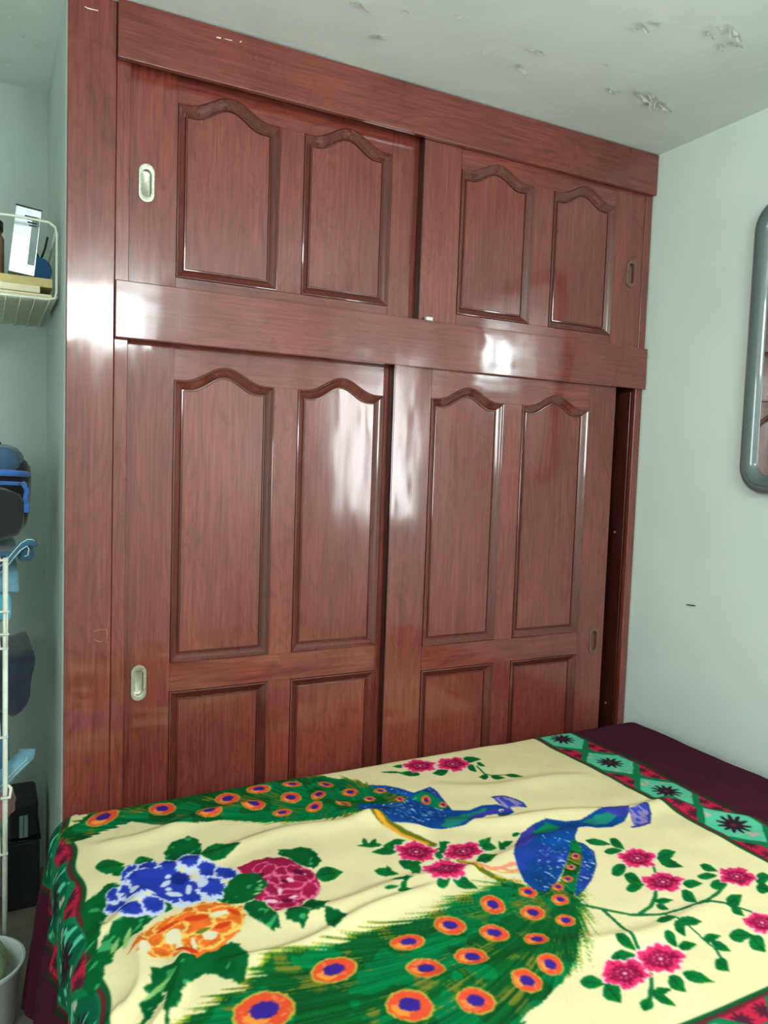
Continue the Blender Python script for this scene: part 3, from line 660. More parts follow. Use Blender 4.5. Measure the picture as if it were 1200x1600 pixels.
["E","lilac",0.1476,-0.5248,0.0061,-0.0027,-0.0014,-0.0071],
["E","lilac",0.1527,-0.5463,0.0141,-0.0108,-0.0025,-0.0086],
["E","lilac",0.1826,-0.5431,0.005,-0.0044,-0.006,-0.0181],
["E","lilac",0.202,-0.509,0.0108,0.001,-0.0006,-0.0065],
["E","lilac",0.2132,-0.5283,0.0121,0.0067,0.0005,-0.0151],
["E","lilac",0.0863,-0.5006,0.0094,0.0093,0.0022,-0.0103],
["E","lilac",0.0892,-0.5396,0.0104,0.0009,-0.0003,-0.0101],
["E","lilac",0.1126,-0.5286,0.0093,-0.0078,-0.0011,-0.0038],
["E","lilac",0.1985,-0.4808,0.0101,-0.0066,-0.0012,-0.0043],
["P","leaf",[[0.3873,-0.481],[0.3973,-0.4671],[0.4256,-0.4741],[0.4497,-0.4793],[0.4613,-0.5028],[0.4627,-0.5343],[0.4484,-0.5628],[0.4308,-0.572],[0.4182,-0.5471],[0.4039,-0.5187]],0.004,0],
["L","g",0.4272,-0.5963,0.4851,-0.6067,-0.0085,-0.0242],
["P","leaf",[[0.3599,-0.6915],[0.3785,-0.6733],[0.3931,-0.6715],[0.4006,-0.6873],[0.4166,-0.6964],[0.3977,-0.7163],[0.3807,-0.7244],[0.3655,-0.7176]],0.003,0],
["P","leaf",[[0.3222,-0.7061],[0.3381,-0.6898],[0.3567,-0.6941],[0.3632,-0.7205],[0.3493,-0.7446],[0.3373,-0.7558],[0.3365,-0.7352],[0.3197,-0.7221]],0.003,0],
["P","leaf",[[0.3889,-0.7319],[0.3987,-0.7246],[0.4191,-0.7357],[0.4236,-0.7589],[0.4085,-0.7748],[0.3837,-0.7857],[0.3843,-0.764]],0.003,0],
["S","dgreen",[[0.3642,-0.7209],[0.3853,-0.7187],[0.4007,-0.7255]],0.0011],
["P","rose",[[0.295,-0.5006],[0.3271,-0.4902],[0.3637,-0.4912],[0.3897,-0.5025],[0.4093,-0.531],[0.4184,-0.5594],[0.4298,-0.5928],[0.4244,-0.627],[0.4106,-0.6517],[0.3899,-0.668],[0.3699,-0.6716],[0.3599,-0.6915],[0.3375,-0.6855],[0.3078,-0.6881],[0.3092,-0.665],[0.2977,-0.6396],[0.2883,-0.6272],[0.2909,-0.5682]],0.004,0],
["T","rose,pink",0.3345,-0.5274,0.0224,0.0083,-0.0018,-0.0209],
["T","rose,pink",0.3464,-0.5422,0.0226,0.0114,-0.0009,-0.0221],
["T","rose,pink",0.3722,-0.5582,0.0189,-0.0082,-0.0073,-0.0203],
["T","rose,pink",0.3968,-0.5642,0.0181,-0.0161,-0.0103,-0.0211],
["T","rose,pink",0.4095,-0.5885,0.0129,-0.0199,-0.0131,-0.0204],
["T","rose,pink",0.345,-0.5876,0.0142,-0.0125,-0.0085,-0.0184],
["T","rose,pink",0.3689,-0.5936,0.0146,-0.0169,-0.0096,-0.0176],
["T","rose,pink",0.393,-0.5996,0.0159,-0.0141,-0.0073,-0.0147],
["T","rose,pink",0.3284,-0.6154,0.0093,-0.0223,-0.0137,-0.0181],
["T","rose,pink",0.368,-0.6154,0.032,-0.0084,-0.0048,-0.0154],
["T","rose,pink",0.3965,-0.6454,0.0223,0.0151,0.0013,-0.0271],
["T","rose,pink",0.3451,-0.6524,0.034,-0.0058,-0.0035,-0.0129],
["T","rose,pink",0.3171,-0.6482,0.0154,-0.0132,-0.0046,-0.0101],
["T","rose,pink",0.3362,-0.677,0.0251,-0.0044,-0.0039,-0.0141],
["E","rosed",0.3994,-0.5701,0.009,-0.008,-0.0045,-0.0092],
["E","rosed",0.3614,-0.5948,0.0065,-0.0074,-0.0026,-0.005],
["E","rosed",0.3419,-0.6612,0.0117,-0.0051,-0.0018,-0.005],
["E","rosed",0.3264,-0.5521,0.0062,-0.0027,-0.0027,-0.0081],
["E","pinkl",0.3738,-0.5934,0.0052,-0.0078,-0.0041,-0.0067],
["E","pinkl",0.3583,-0.654,0.0099,-0.0005,-0.001,-0.0044],
["E","pinkl",0.314,-0.6509,0.011,-0.007,-0.0025,-0.0062],
["E","pinkl",0.3411,-0.6253,0.004,-0.0017,-0.004,-0.0111],
["E","pinkl",0.4089,-0.5836,0.0015,-0.0039,-0.0015,-0.0018],
["P","leaf",[[0.244,-0.5738],[0.2648,-0.5478],[0.2842,-0.529],[0.311,-0.5337],[0.3264,-0.5521],[0.3271,-0.5886],[0.31,-0.6158],[0.2832,-0.6291],[0.2519,-0.6234],[0.2365,-0.6084]],0.003,0],
["L","lgreen",0.3188,-0.5893,0.3074,-0.5887,0.0006,0.0027],
["L","lgreen",0.3137,-0.6046,0.2945,-0.6004,0.0007,0.0027],
["L","lgreen",0.306,-0.614,0.2878,-0.6145,0.0005,0.0026],
["L","lgreen",0.3219,-0.5729,0.3091,-0.5763,0.0003,0.0028],
["P","leaf",[[0.2663,-0.6339],[0.2891,-0.6317],[0.3011,-0.6493],[0.3052,-0.683],[0.2907,-0.7404],[0.2813,-0.7216],[0.27,-0.698],[0.2611,-0.6789]],0.002,0],
["P","leaf",[[0.1442,-0.7559],[0.1644,-0.744],[0.191,-0.7474],[0.2101,-0.7341],[0.2237,-0.7491],[0.2258,-0.776],[0.2212,-0.8071],[0.204,-0.8311],[0.1922,-0.8219],[0.1759,-0.8027],[0.1556,-0.7974],[0.1343,-0.8072],[0.1105,-0.83],[0.0959,-0.8554],[0.0799,-0.8686],[0.0698,-0.8969],[0.0752,-0.9306],[0.066,-0.8951],[0.0732,-0.8485],[0.0872,-0.8121],[0.1115,-0.7735]],0.004,0],
["P","leaf",[[0.0464,-0.8293],[0.0668,-0.765],[0.0945,-0.7538],[0.1228,-0.7545],[0.1634,-0.7478],[0.201,-0.7388],[0.2226,-0.7441],[0.2258,-0.7844],[0.2125,-0.8193],[0.1937,-0.8494],[0.1817,-0.8249],[0.1572,-0.8099],[0.1308,-0.7822],[0.1033,-0.8007],[0.0784,-0.8226],[0.0391,-0.8828],[0.0349,-0.8712]],0.006,0],
["L","lgreen",0.0464,-0.8293,0.1086,-0.7761,0.0014,-0.0046],
["P","orange2",[[0.0478,-0.6999],[0.0744,-0.6553],[0.0983,-0.6336],[0.1262,-0.6221],[0.1551,-0.6101],[0.1935,-0.5964],[0.217,-0.612],[0.262,-0.6398],[0.2554,-0.6796],[0.2416,-0.7071],[0.2123,-0.7261],[0.1888,-0.7464],[0.159,-0.7458],[0.1464,-0.7569],[0.1082,-0.7334],[0.1065,-0.718],[0.08,-0.7311],[0.0618,-0.7146],[0.0658,-0.6911]],0.004,0],
["T","orange2,yellow",0.1005,-0.6486,0.0308,0.0209,0.0026,-0.0164],
["T","orange2,yellow",0.1226,-0.6397,0.0298,0.0153,0.0016,-0.0172],
["T","orange2,yellow",0.1548,-0.6348,0.031,0.0062,-0.0005,-0.0181],
["T","orange2,yellow",0.1999,-0.625,0.0256,-0.0162,-0.0055,-0.0178],
["T","orange2,yellow",0.2267,-0.647,0.0315,-0.0141,-0.0056,-0.0201],
["T","orange2,yellow",0.2337,-0.6797,0.0167,-0.0075,-0.0088,-0.03],
["T","orange2,yellow",0.2029,-0.6944,0.0306,0.0008,-0.0026,-0.0236],
["T","orange2,yellow",0.1676,-0.6693,0.0384,0.0071,-0.001,-0.0261],
["T","orange2,yellow",0.1289,-0.6705,0.0265,0.0171,0.0029,-0.0201],
["T","orange2,yellow",0.1457,-0.7184,0.0185,-0.0151,-0.0078,-0.0222],
["T","orange2,yellow",0.1804,-0.7208,0.0249,0.004,-0.001,-0.0205],
["T","orange2,yellow",0.1282,-0.7192,0.0145,-0.0182,-0.0071,-0.015],
["T","orange2,yellow",0.0941,-0.682,0.0178,0.0147,0.0043,-0.0189],
["T","orange2,yellow",0.0947,-0.7169,0.0164,-0.0132,-0.0045,-0.0146],
["E","cream2",0.1239,-0.682,0.0139,0.0111,0.004,-0.0191],
["E","cream2",0.0711,-0.702,0.0073,-0.0091,-0.0077,-0.0184],
["E","cream2",0.1823,-0.7036,0.0139,-0.0039,-0.0027,-0.0133],
["E","cream2",0.1269,-0.7142,0.0067,0.0012,-0.0001,-0.0142],
["E","cream2",0.2158,-0.6471,0.0209,-0.001,-0.0012,-0.0082],
["E","cream2",0.1512,-0.7165,0.0049,0.0008,-0.0005,-0.0163],
["E","redor",0.1739,-0.6433,0.0228,-0.0025,-0.0013,-0.0091],
["E","redor",0.2111,-0.684,0.0157,0.0027,-0.0006,-0.0078],
["E","redor",0.2413,-0.6535,0.0092,-0.0127,-0.0033,-0.0061],
["E","redor",0.1376,-0.732,0.0171,-0.0106,-0.0021,-0.0075],
["E","redor",0.1208,-0.6484,0.0222,0.0112,0.0005,-0.006],
["L","olive",0.1602,-0.6892,0.1917,-0.6824,-0.0001,-0.0051]]

C = {k: np.array(v, float) for k, v in dict(cream=(237,222,172), cream2=(238,228,192), dgreen=(16,104,54), green=(8,128,84), olive=(104,112,30), red=(222,60,50),
     blue=(14,72,150), violet=(62,62,168), teal2=(30,128,112), fan=(150,136,196), blueline=(48,60,150), white=(235,240,245), dark=(20,30,45),
     orange=(244,166,44), pinkor=(244,150,120), lilac=(214,220,246), blue2=(40,62,178), navy=(24,42,132), rose=(168,26,74), rosed=(98,14,52), pink=(236,110,150),
     pinkl=(244,196,214), orange2=(250,116,40), redor=(226,66,26), yellow=(252,208,104), lgreen=(170,214,130), leaf=(2,92,42), maroon=(72,26,44),
     bred=(196,36,66), teal=(92,196,158), bgreen=(18,118,74), brown=(108,36,44)).items()}
STEP = .0021
SX = np.arange(-.44, 1.885, STEP); TY = np.arange(-1.62, .13, STEP)
S_, T_ = np.meshgrid(SX, TY, indexing='ij')
IMG = np.empty(S_.shape+(3,)); IMG[:] = C['cream']
IMG *= (1+.05*(fbm(S_*9, T_*9, 2)-.45))[...,None]
X0, X1, Y0, Y1, BW = .004, 1.352, -1.213, .20, .16
def border(c, al, seed):
    """c: distance from the cream field over the band's width; al: run along the band in motif lengths"""
    p = al-np.round(al); q = c-.5
    col = np.empty(c.shape+(3,)); col[:] = C['bred']
    w1 = .03*(fbm(al*9, c*5, seed)-.45)
    sp = (np.hypot((np.abs(p)-.38)*1.2, (np.abs(q)-.28)*1.0)+w1*2) < .085+.03*np.sin(9*np.arctan2(np.abs(q)-.28, np.abs(p)-.38))
    col[sp] = C['maroon']*1.15
    dm = np.maximum(np.abs(q)/.40, np.abs(q)/.62+np.abs(p)/.47)+w1*1.5
    col[dm < 1.16] = C['bgreen']; inn = dm < .92; col[inn] = C['teal']
    gl = inn & (fbm(al*14, c*9, seed+3) > .56) & (np.abs(p) > .18); col[gl] = np.array((196,176,160.))
    th = np.arctan2(q*1.0, p*1.35); r = np.hypot(q, p*1.35)
    col[r < .19*(1+.32*np.cos(11*th))+w1] = np.array((48,30,44.)); col[r < .045] = C['brown']
    col[(np.abs(np.abs(p)-.5) < .05) & (np.abs(q) < .16)] = C['bgreen']
    col[c < .055] = C['dgreen']*.8; col[(c >= .055) & (c < .10)] = C['brown']
    col[c > .90] = C['brown']*.9; col[c > .955] = C['dgreen']*.6
    col[c > 1] = C['maroon']
    return col
dl_, dr_, df_, db_ = X0-S_, S_-X1, Y0-T_, T_-Y1
dm_ = np.maximum(np.maximum(dl_, dr_), np.maximum(df_, db_)); wob = .004*(fbm(S_*8, T_*8, 8)-.45)
out = dm_+wob > 0
al = np.where((dl_ == dm_) | (dr_ == dm_), (T_+.17)/.208, (S_-.80)/.208)
IMG[out] = border(((dm_+wob)/BW)[out], al[out], 5)
# the left border's shade is put into the print: deep green over all but streaks of teal
lf = out & (S_ < X0) & (np.abs(IMG-C['teal']).sum(-1) < 4) & (vn(S_*30, T_*90, 4) < .72); IMG[lf] = np.array((10,92,62.))
def sub(xa, xb, ya, yb, pad=.03):
    i0, i1 = np.searchsorted(SX, (xa-pad, xb+pad)); j0, j1 = np.searchsorted(TY, (ya-pad, yb+pad))
    return slice(i0, i1), slice(j0, j1)
def inpoly(x, y, P):
    r = np.zeros(x.shape, bool); n = len(P)
    for i in range(n):
        (xa, ya), (xb, yb) = P[i], P[(i+1) % n]
        if ya == yb: continue
        c = ((ya > y) != (yb > y)) & (x < (xb-xa)*(y-ya)/(yb-ya)+xa); r ^= c
    return r
HUB = {1: ((.654,-.359), math.pi*.95), 2: ((.87,-.836), -2.2)}
def paint(op):
    k, c = op[0], op[1]
    if k == 'P':
        P = op[2]; xs = [a for a, _ in P]; ys = [b for _, b in P]; ss = sub(min(xs), max(xs), min(ys), max(ys)); x, y = S_[ss], T_[ss]; I = IMG[ss]
        am = op[3]
        if c == 'tail':
            (hx, hy), ax = HUB[op[4]]; rx, ry = x-hx, y-hy; r = np.hypot(rx, ry)+1e-6
            ang = np.arctan2(ry, rx)-ax; ang = (ang+math.pi) % (2*math.pi)-math.pi; sg = np.sign(ang)*.75*np.minimum(1, np.abs(ang)*5)
            dx, dy = rx/r-sg*ry/r, ry/r+sg*rx/r; dd = np.hypot(dx, dy); dx /= dd; dy /= dd
            u, v = x*dx+y*dy, -x*dy+y*dx
            st = vn(u*14, v*230, 1); st2 = vn(u*10, v*120, 7)
            sh = am*(1.5*st*st2*1.8-.35)
            yl = inpoly(x-dx*(sh+am*.35), y-dy*(sh+am*.35), P) & (st2 > .3)
            I[yl] = C['olive']*1.15+np.array((30,30,0.))
            gr = inpoly(x-dx*sh, y-dy*sh, P)
            tone = .62+.55*st; hue = fbm(x*14, y*14, 4)
            g = np.where((hue > .47)[...,None], np.array((0,124,66.)), np.array((8,96,40.)))*tone[...,None]
            mot = (fbm(x*26, y*26, 6)*(.6+.6*st) > .53); g[mot] = (np.array((112,120,40.))*tone[...,None])[mot]
            I[gr] = g[gr]
        elif c == 'bluesp':
            m_ = inpoly(x, y, P); a = vn((x*.9+y*.4)*300, (y*.9-x*.4)*120, 3); I[m_ & (a > .80)] = np.array((160,196,232.)); return
        else:
            wx = am*2*(vn(x*70, y*70, 2)-.5)+am*1.2*(vn(x*200, y*200, 5)-.5); wy = am*2*(vn(x*70, y*70, 9)-.5)
            m_ = inpoly(x+wx, y+wy, P); tone = (.82+.36*fbm(x*26, y*26, 4))
            col = C[c]*tone[...,None]
            if c == 'leaf':
                hl = vn((x+y)*34, (x-y)*90, 3) > .80; col[hl] = (np.array((60,160,96.))*tone[...,None])[hl]
            if c == 'fan':
                hl = vn(x*150, y*60, 3) > .55; col[hl] = C['blueline']*1.2
            if c == 'blue':
                tone = (.72+.5*fbm(x*20, y*20, 4)); col = C[c]*tone[...,None]; hl = fbm(x*12, y*12, 12) > .60; col[hl] = (np.array((34,66,160.))*tone[...,None])[hl]
            I[m_] = col[m_]
        IMG[ss] = I; return
    if k in 'EYFT':
        cx, cy, ax, ay, bx, by = op[2:8]; e = math.hypot(ax, ay)+math.hypot(bx, by); ss = sub(cx-e, cx+e, cy-e, cy+e, .006)
        x, y = S_[ss]-cx, T_[ss]-cy; I = IMG[ss]; det = ax*by-ay*bx; u = (x*by-y*bx)/det; v = (ax*y-ay*x)/det; r = np.hypot(u, v); th = np.arctan2(v, u)
        gx, gy = S_[ss], T_[ss]; nz = vn(gx*160, gy*160, 3)-.5
        if k == 'E': I[r+nz*.22 < 1] = C[c]
        elif k == 'Y':
            w_ = r+nz*.12+.10*np.cos(th-2.6)
            I[w_ < 1.10] = np.array((196,168,60.)); I[w_ < .98] = np.array((232,80,48.))
            yo = (w_ < .86) & (np.hypot(u+.30, v-.32) < .46+nz*.3); I[yo] = np.array((250,150,60.))
            pk = (w_ < .90) & (fbm(gx*120, gy*120, 9) > .60); I[pk] = np.array((240,120,80.))
            I[np.hypot(u-op[8], (v+op[9])*1.05)+nz*.12 < .50] = np.array((58,36,142.))
        elif k == 'F':
            sd = cx*31; pet = .90+.09*np.cos(5*th+sd)+.05*np.cos(13*th+sd*2)+.10*(vn(th*9, r*3, 5)-.5)
            m1 = r < pet*1.10; I[m1] = np.array((244,196,200.))
            m2 = r+nz*.20 < pet*1.0; I[m2] = np.array((232,50,106.))
            m3 = r+nz*.22 < .66*pet; I[m3] = np.array((160,22,70.))
            m4 = (vn(th*6, r*7, 2) > .62) & (r < .8*pet); I[m4] = np.array((128,12,56.))
            m5 = (np.abs(r-.30) < .05) & (np.cos(9*th) > .1); I[m5] = np.array((222,110,150.)); I[r < .10] = np.array((240,170,190.))
        else:
            c1, c2 = c.split(','); st = vn(th*12, r*2, 3)
            m1 = r+nz*.25 < 1; I[m1] = C[c2]
            # the coloured heart is pushed to the petal's lower side so that the pale rim reads on its outer edge
            m2 = np.hypot(u*1.02, v*1.08+.14)+.34*(st-.5)+nz*.15 < .80; I[m2] = (C[c1]*(.80+.40*fbm(gx*40, gy*40, 4))[...,None])[m2]
        IMG[ss] = I; return
    if k == 'L':
        xa, ya, xb, yb, sx, sy = op[2:8]; ax, ay = xb-xa, yb-ya; e = math.hypot(sx, sy)
        ss = sub(min(xa, xb)-e, max(xa, xb)+e, min(ya, yb)-e, max(ya, yb)+e, .004); x, y = S_[ss]-xa, T_[ss]-ya; I = IMG[ss]
        det = ax*sy-ay*sx
        if abs(det) < 1e-9: return
        u = (x*sy-y*sx)/det; v = (ax*y-ay*x)/det; uu = np.clip(u, 0, 1); prof = np.sin(math.pi*uu**.74)**1.05*1.12
        gx, gy = S_[ss], T_[ss]; nz = vn(gx*140, gy*140, 3)-.5
        m_ = (u > 0) & (u < 1) & (np.abs(v) < prof*(1+nz*.16)+.015)
        base = {'g': (4,106,48), 'olive': (100,120,40), 'lgreen': (150,196,120), 'dgreen': (10,90,48)}.get(c, (4,106,48))
        col = np.array(base, float)*(.78+.5*fbm(gx*38, gy*38, int(abs(xa)*90) % 9))[...,None]
        if c == 'g':
            ti = (uu > .62) & (vn(gx*50, gy*50, 5) > .45); col[ti] = (col*np.array((2.2,1.10,.8)))[ti]
            vein = (np.abs(v) < .09) | (np.abs(np.sin(9*u+np.abs(v)*2.2)) < .10); col[vein] *= .72
        I[m_] = col[m_]; IMG[ss] = I; return
    if k == 'S':
        P, w_ = op[2], op[3]; xs = [a for a, _ in P]; ys = [b for _, b in P]; ss = sub(min(xs), max(xs), min(ys), max(ys), w_*2); x, y = S_[ss], T_[ss]; I = IMG[ss]
        d = np.full(x.shape, 9.)
        for (xa, ya), (xb, yb) in zip(P, P[1:]):
            t = np.clip(((x-xa)*(xb-xa)+(y-ya)*(yb-ya))/((xb-xa)**2+(yb-ya)**2+1e-9), 0, 1); d = np.minimum(d, np.hypot(x-xa-t*(xb-xa), y-ya-t*(yb-ya)))
        m_ = d < max(w_, .0022)*(.8+.4*vn(x*60, y*60, 2)); I[m_] = C[c]; IMG[ss] = I
for op in OPS: paint(op)
# dyed pile bleeds a little: one light blur
for _ in range(2):
    B_ = IMG.copy(); B_[1:-1,1:-1] = (IMG[1:-1,1:-1]*4+IMG[:-2,1:-1]+IMG[2:,1:-1]+IMG[1:-1,:-2]+IMG[1:-1,2:])/8; IMG = B_

# lay the cloth: flat over the mattress, rolling over its edges and hanging
RX0, RX1, RY0, RY1, RR, ZT = .016, 1.755, -1.385, -.145, .055, .500
qx = np.clip(S_, RX0, RX1); qy = np.clip(T_, RY0, RY1); ex, ey = S_-qx, T_-qy; e = np.hypot(ex, ey); nx = np.where(e > 0, ex/np.maximum(e, 1e-9), 0); ny = np.where(e > 0, ey/np.maximum(e, 1e-9), 0)
fl = np.minimum(e/RR, math.pi/2); drop = np.maximum(0, e-RR*math.pi/2)
sm = lambda a: np.clip(a, 0, 1)**2*(3-2*np.clip(a, 0, 1))
run = np.where(np.abs(ex) > np.abs(ey), T_, S_)
fold = .016*np.sin(run*24+2*np.sin(run*7))*sm(drop/.16)+.007*np.sin(run*61)*sm(drop/.1)
hang = np.where((S_ < RX0), .10*drop+fold+.006, .03*drop+fold*.25)
hz = RR*np.sin(fl)+hang
PX = qx+nx*hz; PY = qy+ny*hz; PZ = ZT-RR*(1-np.cos(fl))-drop
def ridge(xa, ya, xb, yb, w_, h, bend=0):
    L_ = math.hypot(xb-xa, yb-ya); ux, uy = (xb-xa)/L_, (yb-ya)/L_; a = (S_-xa)*ux+(T_-ya)*uy; b = -(S_-xa)*uy+(T_-ya)*ux
    b = b+bend*np.sin(math.pi*a/L_)+.012*np.sin(a*17); f = sm(a/(.25*L_)+.5)*sm((L_-a)/(.25*L_)+.5)
    b = np.where(b > 0, b*1.7, b)
    return h*np.exp(-(b/w_)**2)*f
top = np.exp(-(e/.10)**2)
WR = .010*(fbm(S_*3.2+T_*1.5, T_*5, 3)-.45)+.004*(fbm(S_*9, T_*14, 6)-.45)
RIDGES = [(.80,-.50,1.42,-.65,.034,.012,.02), (1.38,-.63,1.53,-.85,.035,.010,0), (.30,-.70,1.05,-.65,.032,.010,.03), (.14,-.44,.76,-.41,.030,.010,-.02),
          (.2,-.79,.62,-.73,.026,.012,.02), (-.01,-.87,.07,-.66,.020,.014,.01), (.045,-.90,.13,-.73,.018,.012,0), (.58,-.24,.72,-.52,.030,.012,.02),
          (.45,-.95,1.10,-1.02,.035,.008,.02), (.05,-.30,.42,-.24,.03,.010,0), (.9,-.33,1.3,-.42,.04,.008,.02), (1.55,-.3,1.66,-.9,.04,.014,.03), (.01,-.62,.10,-.50,.025,.010,0)]
for rg in RIDGES: WR = WR+ridge(*rg)

PZ = PZ+WR*top*1.0
PX = PX+.006*np.sin(T_*38)*np.exp(-((S_-RX0+.03)/.06)**2)
nS, nT = S_.shape
co = np.stack([PX, PY, PZ], -1).reshape(-1, 3).astype(np.float32)
ii = np.arange(nS*nT).reshape(nS, nT); q = np.stack([ii[:-1,:-1], ii[1:,:-1], ii[1:,1:], ii[:-1,1:]], -1).reshape(-1, 4).astype(np.int32)
me = bpy.data.meshes.new('blanket'); me.vertices.add(len(co)); me.vertices.foreach_set('co', co.ravel())
me.loops.add(q.size); me.loops.foreach_set('vertex_index', q.ravel()); me.polygons.add(len(q)); me.polygons.foreach_set('loop_start', np.arange(0, q.size, 4, dtype=np.int32))
me.polygons.foreach_set('use_smooth', np.ones(len(q), bool))
me.update(calc_edges=True)
at = me.color_attributes.new('print', 'FLOAT_COLOR', 'POINT'); v = np.clip(IMG/255, 0, 1); v = np.where(v <= .04045, v/12.92, ((v+.055)/1.055)**2.4)
rgba = np.ones((nS*nT, 4), np.float32); rgba[:,:3] = v.reshape(-1, 3); at.data.foreach_set('color', rgba.ravel())
m, N, L, B = mat('plush_print'); a = N.new('ShaderNodeAttribute'); a.attribute_name = 'print'
vv = coords(N, L, rnd=False); pile = noise(N, L, vv, 420, 3, .7); nap = noise(N, L, vv, 7, 4)
c = mixc(N, L, .35, a.outputs['Color'], ramp(N, L, pile, [(.3,(.82,.82,.82)), (.7,(1.12,1.12,1.12))]), 'MULTIPLY')
c = mixc(N, L, .4, c, ramp(N, L, nap, [(.35,(.88,.88,.88)), (.65,(1.06,1.06,1.06))]), 'MULTIPLY')
L.new(c, B.inputs['Base Color']); B.inputs['Roughness'].default_value = .9; B.inputs['Specular IOR Level'].default_value = .08
L.new(bump(N, L, pile, .35, .0015), B.inputs['Normal'])
bl = link('blanket', me, m); tag(bl, 'cream plush blanket printed with two peacocks and flowers, dark maroon border, spread over the bed', 'blanket')

# ---------------------------------------------------------------- things in the alcove
def blob(name, c, r, m, parent=None, seed=0, amp=.12, p=2.6, nu=40, nv=28, sc=3.0):
    """soft lump of cloth: superellipsoid with fold relief"""
    bm = bmesh.new(); rows = []
    for j in range(nv+1):
        ph = -math.pi/2+math.pi*j/nv; row = []
        for i in range(nu):
            th = 2*math.pi*i/nu
            f = lambda t: math.copysign(abs(t)**(2/p), t)
            x, y, z = f(math.cos(ph))*f(math.cos(th)), f(math.cos(ph))*f(math.sin(th)), f(math.sin(ph))
            k = 1+amp*(float(fbm(np.array(x*sc+z*1.3), np.array(y*sc+z*sc*1.7), seed))-.45)*2.2
            row.append(bm.verts.new((c[0]+x*r[0]*k, c[1]+y*r[1]*k, c[2]+z*r[2]*k)))
        rows.append(row)
    for A, Bq in zip(rows, rows[1:]):
        for i in range(nu): bm.faces.new((A[i], A[(i+1)%nu], Bq[(i+1)%nu], Bq[i]))
    bmesh.ops.remove_doubles(bm, verts=bm.verts, dist=1e-6)
    return from_bm(name, bm, m, parent, True)
def hangcloth(name, prof, x0, x1, m, parent=None, th=.012, fold=.008, seed=0, edge=None):
    """cloth sheet draped along a y-z profile, running from x0 to x1 with soft folds and real thickness"""
    bm = bmesh.new(); g = []; nx_ = 26
    for i in range(nx_+1):
        a = i/nx_; row = []
        for j, (y, z) in enumerate(prof):
            x = x0+((edge[j] if edge else x1)-x0)*a
            f = (float(vn(np.array(a*5), np.array(j*.5), seed))-.5)*2*fold
            row.append(bm.verts.new((x+f*.5, y+f, z+f*.7)))
        g.append(row)
    for i in range(nx_):
        for j in range(len(prof)-1): bm.faces.new((g[i][j], g[i+1][j], g[i+1][j+1], g[i][j+1]))
    bmesh.ops.recalc_face_normals(bm, faces=bm.faces); bmesh.ops.solidify(bm, geom=list(bm.faces), thickness=th)
    o = from_bm(name, bm, m, parent, True); md = o.modifiers.new('s', 'SUBSURF'); md.levels = 1; md.render_levels = 1
    return o

# wall basket of white wire
bk = empty('wire_basket', (-.24,.62,1.71), 'white wire basket fixed high on the alcove wall, holding card sheets and a box', 'basket')
bx0, bx1, by0, by1, bz0, bz1 = -.47, -.013, .13, .618, 1.722, 1.905
finish(tube('top_rim', [(bx0,by0,bz1-.01),(bx0+.15,by0,bz1),(bx1-.10,by0,bz1+.008),(bx1-.02,by0,bz1+.006),(bx1-.004,by0,bz1-.004),(bx1,by0,bz1-.02),(bx1,by0,bz0+.02),(bx1-.004,by0,bz0+.004),(bx1-.02,by0,bz0),(bx0,by0,bz0),(bx0,by0,bz1-.01)], .0034, M_wire, bk, 8))
finish(tube('side_wire', [(bx1-.002,by0,bz1-.012),(bx1-.006,by0+.22,bz1-.05),(bx1-.010,by1,bz1-.085)], .003, M_wire, bk))
finish(tube('side_wire', [(bx1,by0,bz0+.008),(bx1-.004,by1,bz0+.006)], .003, M_wire, bk))
finish(tube('side_wire', [(bx0,by0,bz0+.008),(bx0,by1,bz0+.006)], .003, M_wire, bk))
finish(tube('back_wire', [(bx1-.010,by1,bz1-.085),(bx0,by1,bz1-.085)], .003, M_wire, bk))
for k in range(24):
    y = by0+(by1-by0)*(k+.5)/24; finish(tube('cross_wire', [(bx0,y,bz0),(bx1-.002,y,bz0)], .0015, M_wire, bk, 5))
for k in range(14):
    x = bx0+(bx1-bx0)*(k+.5)/14; finish(tube('long_wire', [(x,by0,bz0-.003),(x,by1,bz0-.003)], .0015, M_wire, bk, 5))
def tilt(o, c, ax, deg):
    o.matrix_local = o.matrix_local @ (Matrix.Translation(c) @ Matrix.Rotation(math.radians(deg), 4, ax) @ Matrix.Translation(-Vector(c))); return o
zb = bz0+.0025
for i, (x1_, t, mm_, sh) in enumerate(((-.024,.006,M_paper,0),(-.022,.007,M_paper,.004),(-.050,.017,M_paper,.0),(-.020,.022,M_kraft,.012))):
    o = box('card_sheet', -.44, x1_, .15+sh, .50, zb, zb+t, mm_, None, .001)
    tag(o, ['thin cream card sheet at the bottom of the wire basket','cream card sheet, second from the bottom in the wire basket','thick cream card pad under the brown one in the wire basket','folded brown card lying on top of the cream sheets in the wire basket'][i], 'card', 'card sheets in the wire basket'); zb += t+.0008
bxo = empty('silver_box', (-.092,.20,zb), 'upright shiny silver box leaning in the wire basket', 'box')
finish(box('carton', -.1225,-.0625,.165,.205,zb+.004,zb+.168,M_foil,bxo,.0015)); finish(box('lid_edge', -.1228,-.0622,.1645,.2055,zb+.1685,zb+.171,M_black,bxo,.0005))
finish(box('print_strip', -.082,-.0655,.1638,.1648,zb+.03,zb+.15,M_grey,bxo,0))
for k in range(4): finish(box('print_line', -.100+.004*k,-.070,.1636,.1646,zb+.146-.007*k,zb+.149-.007*k,M_black,bxo,0))
bxo.rotation_euler = (0, math.radians(6), 0)
po = empty('blue_pouch', (-.040,.24,zb), 'round blue felt pouch with two dark straps in the wire basket', 'pouch')
o = finish(lathe('body', [(.001,-.012),(.024,-.011),(.032,-.006),(.033,0),(.032,.006),(.024,.011),(.001,.012)], (0,0,0), M_blue, po, 36))
